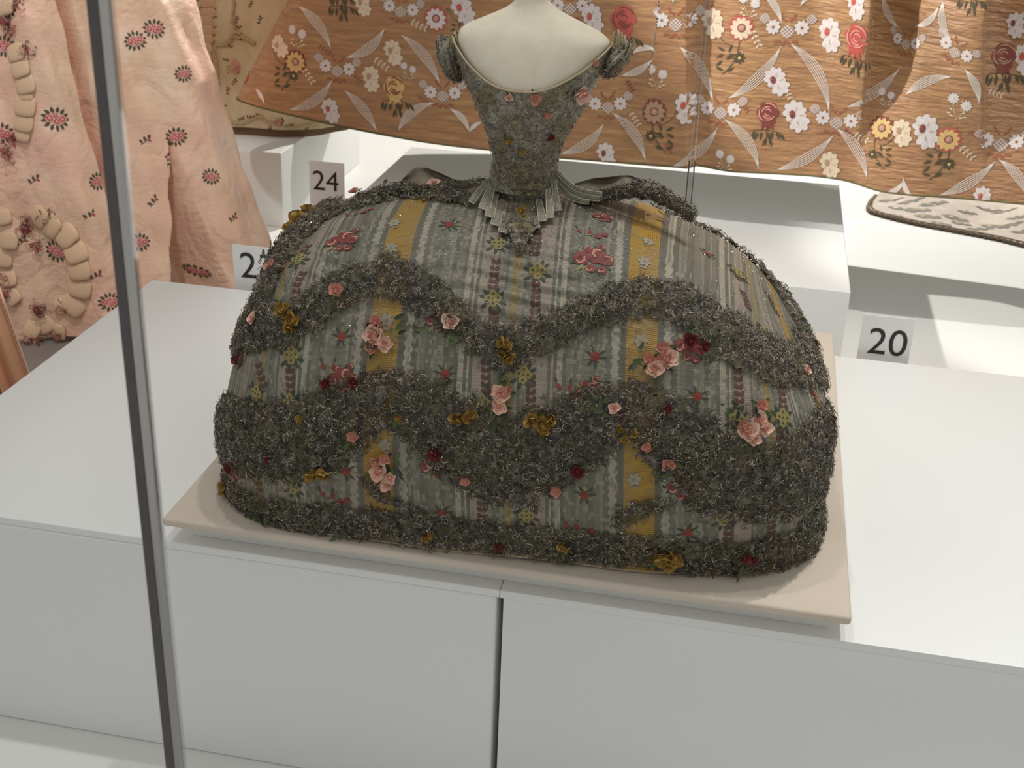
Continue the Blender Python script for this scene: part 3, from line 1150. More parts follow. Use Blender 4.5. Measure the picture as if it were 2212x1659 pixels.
def drape(name, top, bot, yt, yb, mat, parent, amp=0.003, n=40, m=12):
    top, bot = np.array(top, float), np.array(bot, float)
    G = np.zeros((n, m, 3))
    for i, u in enumerate(np.linspace(0, 1, n)):
        tx = [np.interp(u, np.linspace(0, 1, len(top)), top[:, k]) for k in (0, 1)]
        bx_ = [np.interp(u, np.linspace(0, 1, len(bot)), bot[:, k]) for k in (0, 1)]
        T3, B3 = at_y(tx[0], tx[1], yt), at_y(bx_[0], bx_[1], yb)
        for j, v in enumerate(np.linspace(0, 1, m)):
            G[i, j] = B3 * (1 - v) + T3 * v + np.array([0, amp * math.sin(u * 15 + v * 3) * v - 0.014 * math.sin(v * 3.14) * -1, 0])
    both = np.concatenate([G, (G + np.array([0, 0.0012, 0]))[:, ::-1]], 1)
    o = build(name, both.reshape(-1, 3), quads(n, 2 * m), mat, parent)
    return o


drape('overskirt_fold', [(862, 398), (872, 384), (892, 364), (920, 364), (952, 372), (985, 388), (1010, 400), (1032, 399), (1058, 394)],
      [(862, 410), (885, 414), (915, 420), (950, 430), (985, 440), (1012, 444), (1030, 442), (1046, 436), (1064, 420)], 0.262, 0.225, M_FIN, gown)
drape('overskirt_fold', [(1208, 392), (1228, 399), (1255, 393), (1285, 386), (1312, 381), (1340, 378), (1362, 381), (1388, 392), (1410, 400)],
      [(1206, 420), (1225, 432), (1250, 437), (1280, 436), (1305, 430), (1335, 424), (1362, 420), (1390, 420), (1412, 420)], 0.255, 0.222, M_FIN, gown)

# ---------------------------------------------------------------- mannequin torso
t = NT('calico_mannequin')
c = t.coord('Object')
nz = t.noise(c, 60, 4)
t.l(t.ramp(nz, [(0.3, lin((216, 206, 182))), (0.7, lin((226, 217, 196)))]), t.b.inputs['Base Color'])
t.b.inputs['Roughness'].default_value = 0.85
t.bump(t.noise(c, 900, 2), 0.2, 0.0005)
M_MAN = t.m
mr = []
for y, xl, xr, b in [(300, 1062, 1216, 0.038), (240, 1042, 1248, 0.045), (200, 1024, 1268, 0.050), (165, 1008, 1285, 0.051), (130, 992, 1305, 0.048), (100, 986, 1318, 0.044), (78, 987, 1322, 0.040), (62, 1003, 1303, 0.036), (48, 1032, 1272, 0.031), (34, 1062, 1240, 0.026), (20, 1090, 1212, 0.021), (6, 1108, 1192, 0.018), (-12, 1116, 1184, 0.0165), (-60, 1117, 1183, 0.0155)]:
    L_, R_ = at_y(xl, y, YB), at_y(xr, y, YB)
    mr.append(((L_[0] + R_[0]) / 2, (L_[2] + R_[2]) / 2, (R_[0] - L_[0]) / 2 - 0.001, b))
mr = np.array(mr)
kk = np.linspace(0, len(mr) - 1, 60)
rows_ = []
for k in kk:
    r_ = [np.interp(k, np.arange(len(mr)), mr[:, j]) for j in range(4)]
    th = np.linspace(0, 2 * math.pi, 97)
    rows_.append(np.stack([r_[0] + r_[2] * np.cos(th), YB - r_[3] * np.sin(th), np.full(97, r_[1])], -1))
G = np.array(rows_)
for _ in range(3):
    G[1:-1] = (G[:-2] + 2 * G[1:-1] + G[2:]) / 4
man = build('mannequin_torso', G.reshape(-1, 3), quads(60, 97), M_MAN)
me_ = man.data
tag(man, 'cream calico shoulders and neck of the mannequin wearing the miniature gown', 'mannequin')

# ================================================================ woven flowers of the skirt silk
C_ROSE = cloth('thread_rose', (122, 54, 48), 0.6)
C_PINK = cloth('thread_pink', (192, 140, 120), 0.6)
C_MAR = cloth('thread_maroon', (118, 52, 46), 0.6)
C_LEAF = cloth('thread_leaf_green', (52, 62, 46), 0.6)
C_LGRN = cloth('thread_light_green', (124, 128, 84), 0.6)
C_YEL = cloth('thread_yellow', (132, 122, 70), 0.6)
C_BRN = cloth('thread_brown', (86, 54, 47), 0.6)
C_RED = cloth('thread_red', (124, 46, 32), 0.6)
C_BAND = cloth('thread_pale_band', (190, 176, 160), 0.6)


def art_leafstripe(n=6):
    a = Art()
    for k in range(n):
        y = (k - (n - 1) / 2) * 0.0066
        a.leaf(-0.0006, y - 0.002, 0.0068, 0.0046, 2.15, C_BRN, 0.0005)
        a.leaf(0.0006, y - 0.002, 0.0068, 0.0046, 0.99, C_BRN, 0.0005)
    return a


def art_knot():
    a = Art()
    for ang in (0.5, 1.0, 2.2, 2.7, 3.7, 4.4, 5.2, 5.8):
        a.leaf(0.006 * math.cos(ang), 0.006 * math.sin(ang), 0.0085, 0.0036, ang, C_LEAF, 0.0006)
    for x, y in ((-0.004, 0.002), (0.005, 0.001), (0.0, -0.004), (0.001, 0.006)):
        a.disc(x, y, 0.0042, C_YEL, 0.0008, lobes=5)
        a.disc(x, y, 0.0013, C_BRN, 0.0012, 6)
    return a


def art_bouquet():
    a = Art()
    for ang in np.arange(0, 6.28, 0.55):
        a.leaf(0.009 * math.cos(ang), 0.008 * math.sin(ang), 0.010, 0.0042, ang + 0.3, C_LEAF if int(ang * 10) % 2 else C_LGRN, 0.0006)
    for x, y, r in ((-0.009, 0.001, 0.0075), (0.005, 0.004, 0.0088), (0.012, 0.0, 0.006), (-0.001, -0.010, 0.0045), (0.008, -0.011, 0.004), (-0.004, 0.011, 0.004), (0.011, 0.014, 0.0035)):
        a.disc(x, y, r, C_ROSE, 0.0009, lobes=6, amp=0.12)
        for k in range(3):
            t0 = k * 0.9 + x * 700 + 3.6
            q_ = 0.72 - 0.2 * k
            pts = [(x + r * q_ * math.cos(t0 + s), y + r * q_ * math.sin(t0 + s)) for s in np.linspace(0, 1.5, 6)]
            a.stroke(pts, [0.0002, r * .16, r * .24, r * .24, r * .16, 0.0002], C_PINK, 0.0014)
        a.disc(x - r * .15, y + r * .2, r * 0.2, C_MAR, 0.0015, 7)
    return a


def art_star():
    a = Art()
    for ang in np.arange(0.2, 6.4, 0.7):
        a.leaf(0.003 * math.cos(ang), 0.003 * math.sin(ang), 0.0085, 0.002, ang, C_LEAF if math.sin(ang * 3) > -0.3 else C_LGRN, 0.0006)
    a.disc(0, 0, 0.0045, C_RED, 0.0010, lobes=6, amp=0.3)
    a.disc(0, 0, 0.0014, C_MAR, 0.0014, 6)
    return a


def art_buds():
    a = Art()
    a.leaf(-0.008, 0.004, 0.009, 0.005, 5.2, C_ROSE, 0.0008)
    a.leaf(0.006, 0.003, 0.009, 0.005, 4.6, C_RED, 0.0008)
    a.leaf(-0.008, 0.004, 0.007, 0.002, 1.9, C_LEAF, 0.0009)
    a.leaf(0.006, 0.003, 0.007, 0.002, 1.4, C_LEAF, 0.0009)
    a.leaf(0.0, -0.008, 0.010, 0.004, 0.4, C_LGRN, 0.0007)
    a.disc(0.014, -0.008, 0.0045, C_ROSE, 0.0009, lobes=5)
    a.disc(0.022, -0.005, 0.0035, C_RED, 0.0009, lobes=5)
    return a


def art_greyflower():
    a = Art()
    g = cloth('thread_grey', (142, 134, 118), 0.5)
    a.disc(0, 0, 0.0062, g, 0.0006, lobes=6, amp=0.3)
    a.disc(0, 0, 0.0018, C_YEL, 0.0008, 6)
    for k in (-1, 1):
        a.leaf(k * 0.003, -0.009, 0.007, 0.002, 1.57 + k * 1.2, g, 0.0006)
    return a


for (x, y, ang, n) in [(1160, 520, -0.12, 6), (1155, 650, -0.05, 8), (1066, 600, -0.08, 6), (1067, 690, 0, 3), (1048, 822, 0.0, 6), (1147, 855, 0, 6), (1038, 1102, 0, 5),
                       (625, 825, 0.05, 6), (562, 812, 0.35, 4), (640, 615, -0.2, 5), (655, 540, -0.5, 3), (1613, 645, 0.08, 5), (1588, 590, 0.35, 4), (1668, 655, 0.2, 6), (1598, 845, 0, 6),
                       (1690, 850, 0.02, 5), (1688, 955, 0, 4), (1572, 1148, 0, 6), (1666, 1142, 0.03, 5), (555, 1040, 0.1, 4), (1150, 1095, 0, 3)]:
    art_leafstripe(n).lay('leaf_stripe', SK, x, y, gown, 1.0, ang)
for (x, y) in [(1075, 525), (1160, 590), (1063, 645), (1155, 708), (1130, 810), (1038, 870), (1150, 905), (1135, 1115), (628, 770), (625, 870), (550, 850), (642, 560), (632, 1055),
               (1595, 590), (1608, 690), (1655, 720), (1590, 905), (1690, 905), (1660, 1180), (1560, 1120), (1690, 600)]:
    art_knot().lay('blossom_knot', SK, x, y, gown, rng.uniform(0.85, 1.1), rng.uniform(-.3, .3))
for (x, y, s_) in [(735, 520, 1.0), (1278, 560, 1.1), (948, 690, 0.8), (740, 820, 0.85), (1270, 850, 0.85), (1490, 752, 0.9), (940, 1005, 0.85), (1475, 1055, 0.85), (592, 585, 0.7), (515, 775, 0.7), (1340, 890, 0.6), (500, 1015, 0.7), (1300, 470, 0.6), (1600, 1200, 0.5)]:
    art_bouquet().lay('woven_bouquet', SK, x, y, gown, s_, rng.uniform(-.3, .3))
for (x, y) in [(970, 485), (740, 727), (960, 808), (1285, 770), (1508, 855), (955, 1108), (1265, 1070), (1485, 1150), (1760, 852), (1740, 1130), (1528, 548), (745, 1018)]:
    art_star().lay('star_flower', SK, x, y, gown, rng.uniform(0.9, 1.1), rng.uniform(-.5, .5))
for (x, y) in [(710, 790), (1265, 500), (1220, 835), (720, 640), (1235, 1135), (705, 1068), (760, 460), (1390, 860)]:
    art_buds().lay('rosebud_sprig', SK, x, y, gown, 0.85)
for (x, y) in [(845, 535), (1392, 565), (835, 690), (1385, 735), (1370, 1035), (1365, 1095), (1400, 520), (850, 480), (830, 960)]:
    art_greyflower().lay('woven_flower', SK, x, y, gown, 1.0, rng.uniform(-.3, .3))

# ---------------------------------------------------------------- applied silk roses, ribbon flowers and leaves
M_RP = [cloth('silk_petal_pink', (230, 194, 174), 0.55, 0.1, 90, 0.1, sheen=0.3), cloth('silk_petal_salmon', (204, 142, 120), 0.55, 0.12, 90, 0.1, sheen=0.3),
        cloth('silk_petal_crimson', (112, 46, 46), 0.55, 0.15, 90, 0.1), cloth('silk_petal_yellow', (172, 140, 72), 0.55, 0.2, 120, 0.2)]
M_LF = cloth('silk_leaf_green', (70, 80, 36), 0.6, 0.3, 150, 0.2)
M_LF2 = cloth('silk_leaf_dark', (44, 50, 34), 0.6, 0.3, 150, 0.2)


def petal_mesh(name, mat, cup=0.45, wid=1.0, L=1.0):
    """a cupped petal, base at the origin, growing along +x, unit length"""
    n, m = 7, 7
    P = []
    for i in range(n):
        u = i / (n - 1)
        hw = 0.5 * wid * math.sin(math.pi * (0.12 + 0.80 * u) ** 0.85) ** 0.7
        for j in range(m):
            v = -1 + 2 * j / (m - 1)
            P.append((u * L * (1 - 0.10 * v * v), hw * v, cup * (0.9 * u * u - 0.2 * u) + cup * 0.55 * v * v * hw * 2 - 0.10 * u ** 4 * cup))
    return P, quads(n, m)


def make_petal_data(name, mat, cup, wid, flip=False):
    P, F = petal_mesh(name, mat, cup, wid)
    o = build(name, P, F, mat, None)
    me = o.data
    bpy.data.objects.remove(o)
    return me


PET = {}
for k in range(4):
    PET[k] = [make_petal_data('petal', M_RP[k], 0.55, 1.15), make_petal_data('petal', M_RP[k], 0.9, 1.0), make_petal_data('petal', M_RP[k if k else 1], 1.3, 0.85)]
LEAFM = [make_petal_data('leaf', M_LF, 0.2, 0.45), make_petal_data('leaf', M_LF2, 0.15, 0.42)]
BUD = {}
for k in range(4):
    uu, vv = np.meshgrid(np.linspace(0, 2 * math.pi, 17), np.linspace(0.01, math.pi - 0.01, 10), indexing='ij')
    r_ = 1 + 0.16 * np.sin(uu * 2 + vv * 4)
    P = np.stack([r_ * np.sin(vv) * np.cos(uu), r_ * np.sin(vv) * np.sin(uu), 0.9 * np.cos(vv)], -1).reshape(-1, 3)
    o = build('bud', P, quads(17, 10), M_RP[{0: 1, 1: 1, 2: 2, 3: 3}[k]], None)
    BUD[k] = o.data
    bpy.data.objects.remove(o)


def link(me, name, parent, mat4):
    o = bpy.data.objects.new(name, me)
    COL.objects.link(o)
    o.parent = parent
    o.matrix_local = mat4
    return o


def rose(px, py, size_px, kind, surf=SK, npet=5, label=None, leaves=2, rough=0.5, lift=0.003, name='silk_rose'):
    p, q = surf.pick(px, py)
    o0, Pu, Pv, nr = surf.frame(p, q)
    nr = nr * 0.75 + (CAM - o0) / np.linalg.norm(CAM - o0) * 0.25
    nr /= np.linalg.norm(nr)
    ex = CR - nr * (CR @ nr)
    ex /= np.linalg.norm(ex)
    ey = np.cross(nr, ex)
    R = size_px / 2160.0 / 2
    pos = o0 + nr * lift
    M0 = Matrix(((ex[0], ey[0], nr[0], pos[0] - gown.location[0]), (ex[1], ey[1], nr[1], pos[1] - gown.location[1]), (ex[2], ey[2], nr[2], pos[2] - gown.location[2]), (0, 0, 0, 1)))
    r = link(BUD[kind], name, gown, M0 @ Matrix.Scale(R * 0.34, 4))
    if label:
        r['label'] = label
    k0 = 1 / 0.34
    a0 = rng.uniform(0, 6.28)
    for i in range(npet):
        a = a0 + i * 2 * math.pi / npet + rng.normal(0, 0.15)
        sc_ = k0 * rng.uniform(0.85, 1.15)
        Mx = Matrix.Rotation(a, 4, 'Z') @ Matrix.Rotation(-rng.uniform(0.0, 0.45) * rough, 4, 'Y') @ Matrix.Rotation(rng.normal(0, 0.25) * rough, 4, 'X') @ Matrix.Scale(sc_, 4)
        link(PET[kind][0], 'petal', r, Matrix.Translation((0, 0, -0.5)) @ Mx)
    for i in range(3):
        a = a0 + 0.6 + i * 2.1
        Mx = Matrix.Rotation(a, 4, 'Z') @ Matrix.Rotation(-0.35, 4, 'Y') @ Matrix.Scale(k0 * 0.62, 4)
        link(PET[kind][1 + i % 2], 'petal', r, Matrix.Translation((0, 0, -0.1)) @ Mx)
    for i in range(leaves):
        a = rng.uniform(0, 6.28)
        Mx = Matrix.Rotation(a, 4, 'Z') @ Matrix.Translation((k0 * 0.6, 0, -0.7)) @ Matrix.Scale(k0 * 1.0, 4)
        link(LEAFM[int(rng.integers(0, 2))], 'leaf', r, Mx)
    return r


big = [(812, 728, 44, 0), (832, 745, 34, 0), (815, 700, 30, 1), (808, 752, 34, 1), (805, 708, 26, 2), (820, 1012, 42, 0), (843, 1028, 32, 0), (838, 1042, 30, 0), (831, 985, 26, 1), (815, 993, 24, 1),
       (972, 698, 38, 0), (1080, 852, 42, 0), (1078, 878, 34, 0), (1096, 845, 26, 1), (1412, 800, 40, 0), (1440, 776, 40, 0), (1428, 785, 34, 1), (1432, 755, 32, 1), (1402, 778, 28, 1),
       (1612, 930, 44, 0), (1635, 908, 36, 0), (1645, 925, 34, 0), (1600, 918, 30, 1), (1640, 878, 30, 1), (1625, 945, 32, 0), (556, 690, 26, 0), (1730, 806, 26, 0), (593, 580, 30, 1), (768, 424, 26, 1), (938, 408, 32, 0),
       (1354, 405, 20, 1), (730, 630, 30, 1), (765, 940, 26, 1), (1328, 880, 26, 0), (1200, 1055, 26, 1), (1005, 1032, 22, 1), (1395, 965, 22, 1), (1445, 1000, 28, 1), (650, 905, 20, 3), (862, 902, 22, 3), (1800, 905, 20, 0), (1480, 470, 26, 1), (1450, 455, 22, 1)]
for x, y, s_, k in big:
    rose(x, y, s_, k, lift=0.007)
for x, y, s_ in [(942, 978, 36), (1248, 1015, 32), (1490, 740, 36), (1520, 752, 26), (705, 830, 26), (765, 825, 26), (1082, 1175, 26), (1440, 882, 24), (503, 1010, 28), (520, 778, 26), (1605, 1198, 28), (1625, 1205, 22), (586, 990, 20), (1750, 745, 22)]:
    rose(x, y, s_, 2, npet=4, label='dark crimson silk rose', lift=0.006)
for x, y, s_ in [(620, 672, 34), (640, 695, 36), (632, 712, 28), (1090, 745, 28), (1095, 775, 30), (1088, 762, 26), (990, 905, 32), (1018, 900, 30), (1150, 905, 30), (1175, 918, 36), (1192, 905, 28), (680, 1020, 30), (705, 1018, 28),
                 (1425, 1195, 34), (1455, 1198, 36), (1440, 1210, 30), (636, 466, 38), (658, 452, 36), (618, 482, 28), (1478, 442, 24), (487, 1070, 22), (492, 1045, 20), (932, 1148, 18), (920, 1156, 16), (1212, 1172, 20), (1225, 1180, 16), (1340, 925, 16), (1370, 935, 16), (1348, 950, 16)]:
    rose(x, y, s_ * 1.25, 3, npet=6, label='crumpled yellow ribbon flower', leaves=1, rough=2.2, lift=0.007, name='ribbon_flower')
rose(1252, 203, 46, 0, surf=BO, npet=4, leaves=1, lift=0.003)
for x, y, s_, k in [(1100, 212, 22, 0), (1157, 215, 26, 1), (1183, 248, 20, 1), (1188, 295, 24, 2), (1100, 305, 20, 3), (1125, 328, 20, 3), (1004, 107, 14, 1), (1285, 135, 18, 1)]:
    rose(x, y, s_, k, surf=BO, npet=3, leaves=1, lift=0.001)
rose(1122, 470, 26, 3, npet=4, leaves=1, rough=2.0, lift=0.008, name='ribbon_flower')

# loose sprays of green leaves
for (x, y, n) in [(845, 418, 5), (832, 408, 3), (605, 520, 5), (580, 545, 4), (560, 1115, 10), (590, 1120, 8), (745, 945, 4), (870, 1000, 5), (1420, 470, 6), (1310, 870, 7), (1215, 1190, 6), (1440, 1015, 6), (1600, 1220, 6), (1725, 700, 4), (1795, 900, 6), (1640, 905, 6), (1580, 880, 5),
                  (1085, 825, 7), (1065, 895, 6), (1370, 780, 5), (1530, 770, 6), (985, 725, 5), (900, 705, 5), (660, 925, 4), (805, 745, 5), (855, 715, 4), (1700, 640, 3), (1775, 950, 4), (950, 1150, 4), (745, 1140, 4), (535, 560, 3), (840, 905, 4)]:
    p, q = SK.pick(x, y)
    o0, Pu, Pv, nr = SK.frame(p, q)
    ex = CR - nr * (CR @ nr)
    ex /= np.linalg.norm(ex)
    ey = np.cross(nr, ex)
    for k in range(n):
        off = rng.normal(0, 0.006, 2)
        pos = o0 + nr * rng.uniform(0.005, 0.009) + ex * off[0] + ey * off[1] - np.array(gown.location)
        M0 = Matrix(((ex[0], ey[0], nr[0], pos[0]), (ex[1], ey[1], nr[1], pos[1]), (ex[2], ey[2], nr[2], pos[2]), (0, 0, 0, 1)))
        link(LEAFM[k % 2], 'leaf', gown, M0 @ Matrix.Rotation(rng.uniform(0, 6.28), 4, 'Z') @ Matrix.Rotation(-rng.uniform(0, 0.5), 4, 'Y') @ Matrix.Scale(rng.uniform(0.006, 0.011), 4))

# nothing sewn near the hem may dip into the board
bpy.context.view_layer.update()
for ch in list(gown.children):
    if ch.name.split('.')[0] in ('leaf', 'silk_rose', 'ribbon_flower'):
        zmin = 9.0
        for o in [ch] + list(ch.children):
            for cn in o.bound_box:
                zmin = min(zmin, (o.matrix_world @ Vector(cn)).z)
        if zmin < 0.0372:
            ch.location.z += 0.0374 - zmin


# ================================================================ the large gold brown gown behind
HP = []     # front hem, left to right, as points
for (x, y, Y) in [(505, 212, 1.60), (530, 222, 1.565), (565, 233, 1.55), (621, 247, 1.55), (718, 269, 1.55), (811, 288, 1.55), (900, 304, 1.55), (968, 314, 1.55), (1060, 324, 1.55), (1205, 341, 1.55), (1340, 350, 1.55),
                  (1480, 358, 1.55), (1560, 370, 1.55), (1640, 373, 1.55), (1750, 379, 1.55), (1810, 386, 1.55), (1850, 395, 1.545), (1890, 412, 1.53), (1960, 421, 1.52), (2040, 426, 1.52), (2120, 432, 1.52), (2212, 441, 1.52), (2330, 452, 1.53)]:
    HP.append(at_y(x, y, Y))
HP = np.array(HP)
right = np.array([[1.30, 1.57, HP[-1][2] + .01], [1.42, 1.66, HP[-1][2] + .02], [1.47, 1.80, HP[-1][2] + .02], [1.38, 1.95, .02], [1.1, 2.08, .0], [0.7, 2.12, 0.0], [0.2, 2.10, 0.0], [-0.2, 1.98, .02], [-0.48, 1.82, .06]])
left_turn = np.array([HP[0] + [0.012, 0.09, 0.0]])
HL = np.concatenate([HP, right, left_turn, HP[:1]])
seg = np.concatenate([[0], np.cumsum(np.linalg.norm(np.diff(HL, axis=0), axis=1))])
seg /= seg[-1]
TOPC = np.array([0.40, 1.78])


def hemcurve(u):
    return np.stack([np.interp(u, seg, HL[:, k]) for k in range(3)], -1)


_g = np.linspace(0, 1, 2001)
_hc = hemcurve(_g)
_k = np.ones(25) / 25
_hs = _hc.copy()
for _i in range(3):
    _p = np.concatenate([_hc[-13:-1, _i], _hc[:, _i], _hc[1:13, _i]])
    _hs[:, _i] = np.convolve(_p, _k, 'valid')
HGT = 1.25


def gown_b(u, v):
    u, v = np.broadcast_arrays(np.asarray(u, float), np.asarray(v, float))
    um = np.mod(u, 1.0)
    P = np.stack([np.interp(um, _g, _hs[:, k]) for k in range(3)], -1)
    z = P[..., 2] * (1 - v) + HGT * v
    lean = np.minimum(v * HGT, 0.80)
    shx = 1 - 0.52 * lean ** 1.0 * np.where(P[..., 0] < 0.3, 1.0, 0.5) - 0.15 * lean ** 2
    x = TOPC[0] + (P[..., 0] - TOPC[0]) * shx
    y = TOPC[1] + (P[..., 1] - TOPC[1]) * (1 - 0.18 * lean)
    front = P[..., 1] < 1.75
    # folds: a lapped front edge, then deep pleats towards the right
    xf = x - 0.012 * (0.35 - z) / 0.35
    d = np.zeros_like(x)
    e = 0.372 + (0.405 - 0.372) * np.clip((0.33 - z) / 0.33, 0, 1)
    d += 0.022 * sstep(e - x, 0.0, 0.006) * sstep(x, e - 0.25, e) * 0.6
    d += -0.016 * sstep(x, e, e + 0.004) * (1 - sstep(x, e + 0.015, e + 0.10))
    for (xt, xb, wid, amp, zb) in [(0.708, 0.726, 0.10, 0.070, 0.05), (0.904, 0.950, 0.13, 0.075, 0.05)]:
        ee = xt + (xb - xt) * np.clip((0.35 - z) / 0.23, 0, 1.4)
        a = amp * sstep(z, zb, 0.36)
        d += a * sstep(x, ee - wid * 1.1, ee - 0.004) * (1 - sstep(x, ee - 0.004, ee + 0.004))
        d += -a * 0.55 * sstep(x, ee - 0.004, ee + 0.004) * (1 - sstep(x, ee + 0.02, ee + wid))
    d += 0.006 * np.sin(x * 23 + 1.0) * sstep(x, -0.3, 0.3) * lean * 2 + 0.004 * np.sin(x * 61 + z * 9) * lean
    y = y - np.where(front, d, 0)
    return np.stack([x, y, z], -1)


uu0 = 0.0
GB = Surf(gown_b, -0.02, float(seg[len(HP) + 1]), 0.0, 0.48, 1500, 420)
bg = empty('gold_brown_gown', (0.4, 1.8, 0.0))
tag(bg, 'large gold brown silk gown brocaded with ribbons and roses, standing behind', 'gown')
t = NT('gold_brown_silk')
uvn = t.n('ShaderNodeUVMap')
uvn.uv_map = 'UVMap'
mp = t.n('ShaderNodeMapping')
mp.inputs['Scale'].default_value = (14, 95, 1)
t.l(uvn.outputs[0], mp.inputs['Vector'])
n1 = t.noise(mp.outputs[0], 1.0, 5, 0.6)
n2 = t.noise(t.coord('Object'), 5.0, 4)
col = t.ramp(n1, [(0.3, lin((136, 103, 68))), (0.5, lin((162, 119, 80))), (0.72, lin((184, 146, 98)))])
col = t.mix(t.ramp(n2, [(0.4, (0, 0, 0, 1)), (0.7, (.5, .5, .5, 1))]), col, lin((160, 114, 82)))
geo = t.n('ShaderNodeNewGeometry')
col = t.mix(geo.outputs['Backfacing'], col, lin((228, 226, 220)))   # pale inside of the skirt, added to bounce light onto the block below
t.l(col, t.b.inputs['Base Color'])
t.b.inputs['Roughness'].default_value = 0.45
t.b.inputs['Sheen Weight'].default_value = 0.15
mp2 = t.n('ShaderNodeMapping')
mp2.inputs['Scale'].default_value = (26, 120, 1)
t.l(uvn.outputs[0], mp2.inputs['Vector'])
wr = t.noise(mp2.outputs[0], 1.0, 3, 0.55)
sx = t.n('ShaderNodeSeparateXYZ')
t.l(uvn.outputs[0], sx.inputs[0])
amt = t.math('MULTIPLY', t.math('MULTIPLY_ADD', sx.outputs[0], 0.9, -0.6), 1.0)
amt = t.math('MINIMUM', t.math('MAXIMUM', amt, 0.22), 1.0)
t.bump(t.math('ADD', t.math('MULTIPLY', wr, amt), t.math('MULTIPLY', n1, 0.2)), 0.85, 0.012)
M_BRN = t.m
nu, nv = 900, 190
A_, B_ = np.meshgrid(np.linspace(0, 1, nu), np.linspace(0, 1, nv), indexing='ij')
XG = gown_b(A_, B_)
tot = np.linalg.norm(np.diff(_hs, axis=0), axis=1).sum()
UVG = np.stack([A_ * tot, XG[..., 2]], -1).reshape(-1, 2)
build('skirt', XG.reshape(-1, 3), quads(nu, nv), M_BRN, bg, uv=UVG)
V, F = tube(gown_b(np.linspace(0, 1, 500), np.zeros(500)), 0.0022, 6)
build('hem_edge', V, F, cloth('olive_hem_edge', (92, 84, 48), 0.7), bg)

T_WH = cloth('brocade_white', (208, 198, 194), 0.5, 0.1, 260, 0.5)
T_WH2 = cloth('brocade_cream', (214, 194, 168), 0.5, 0.1, 260, 0.5)
T_YL = cloth('brocade_yellow', (206, 172, 112), 0.55, 0.15, 260, 0.5)
T_CO = cloth('brocade_coral', (180, 84, 74), 0.55, 0.15, 260, 0.5)
T_PK = cloth('brocade_pink', (214, 142, 130), 0.55, 0.12, 260, 0.5)
T_MR = cloth('brocade_maroon', (124, 62, 54), 0.6, 0.15, 260, 0.5)
T_RB = cloth('brocade_rust', (150, 88, 62), 0.6, 0.15, 260, 0.4)
T_GR = cloth('brocade_green', (74, 68, 46), 0.6, 0.15, 260, 0.5)
T_TAN = cloth('brocade_tan', (170, 138, 112), 0.6, 0.1, 260, 0.4)
T_SIL = cloth('brocade_silver', (222, 210, 198), 0.42, 0.12, 300, 0.4, 0.15)


def g_net(a, x, y, r, rot=0.0, sy=0.9):
    a.disc(x, y, r, T_TAN, 0.0006, 14, sy=sy, rot=rot)
    for k in (-0.6, -0.2, 0.2, 0.6):
        h = r * math.sqrt(1 - k * k) * 0.95
        a.stroke([(x + k * r * .7 - h * .7, y + k * r * .7 * sy + h * .7 * sy), (x + k * r * .7 + h * .7, y + k * r * .7 * sy - h * .7 * sy)], r * 0.10, T_WH, 0.0012)
        a.stroke([(x + k * r * .7 - h * .7, y - k * r * .7 * sy - h * .7 * sy), (x + k * r * .7 + h * .7, y - k * r * .7 * sy + h * .7 * sy)], r * 0.10, T_WH, 0.0012)


def g_daisy(a, x, y, r):
    a.disc(x, y, r, T_WH, 0.0010, lobes=9, amp=0.22)
    a.disc(x, y, r * 0.24, T_TAN, 0.0014, 8)
    a.disc(x, y, r * 0.13, T_MR, 0.0018, 6)


def art_garland():
    a = Art()
    for sx in (-1, 1):
        for k in range(3):
            a.leaf(sx * (0.004 + 0.006 * k), -0.026 + 0.002 * k, 0.009, 0.0045, -1.57 + sx * (0.9 + 0.5 * (k % 2)), T_RB, 0.0006)
            a.leaf(sx * (0.002 + 0.004 * k), 0.012 + 0.005 * k, 0.009, 0.0045, 1.57 - sx * (0.9 + 0.4 * (k % 2)), T_RB, 0.0006)
        a.leaf(sx * 0.001, -0.022, 0.012, 0.005, -1.57 + sx * .5, T_RB, 0.0006)
        g_daisy(a, sx * 0.027, 0.002, 0.0135)
        g_net(a, sx * 0.044, 0.018, 0.0105, sx * 0.6)
    g_net(a, 0, -0.006, 0.0135, 0)
    return a


def art_poppy(spot=None, cream=False):
    a = Art()
    m = T_WH2 if cream else T_WH
    a.disc(0.000, 0.010, 0.020, m, 0.0010, lobes=8, amp=0.2)
    a.disc(0.006, -0.010, 0.018, m, 0.0013, lobes=7, amp=0.22)
    a.disc(-0.004, 0.006, 0.0055, spot or T_MR, 0.0019, 8, sy=1.4)
    for k in range(5):
        t0 = k * 1.25
        a.stroke([(0.016 * math.cos(t0) * s, 0.002 + 0.018 * math.sin(t0) * s) for s in (0.45, 0.95)], 0.0009, T_TAN, 0.0022)
    return a


def art_marigold(edge=None, body=None):
    a = Art()
    a.disc(0, 0, 0.0245, edge or T_MR, 0.0008, lobes=14, amp=0.16)
    a.disc(0, -0.001, 0.0205, body or T_YL, 0.0013, lobes=11, amp=0.2)
    a.disc(0.001, 0, 0.0085, T_MR, 0.0018, 10)
    a.disc(0.001, 0, 0.0065, T_TAN, 0.0021, 8)
    a.leaf(-0.003, -0.003, 0.010, 0.005, 0.7, T_PK, 0.0025)
    return a


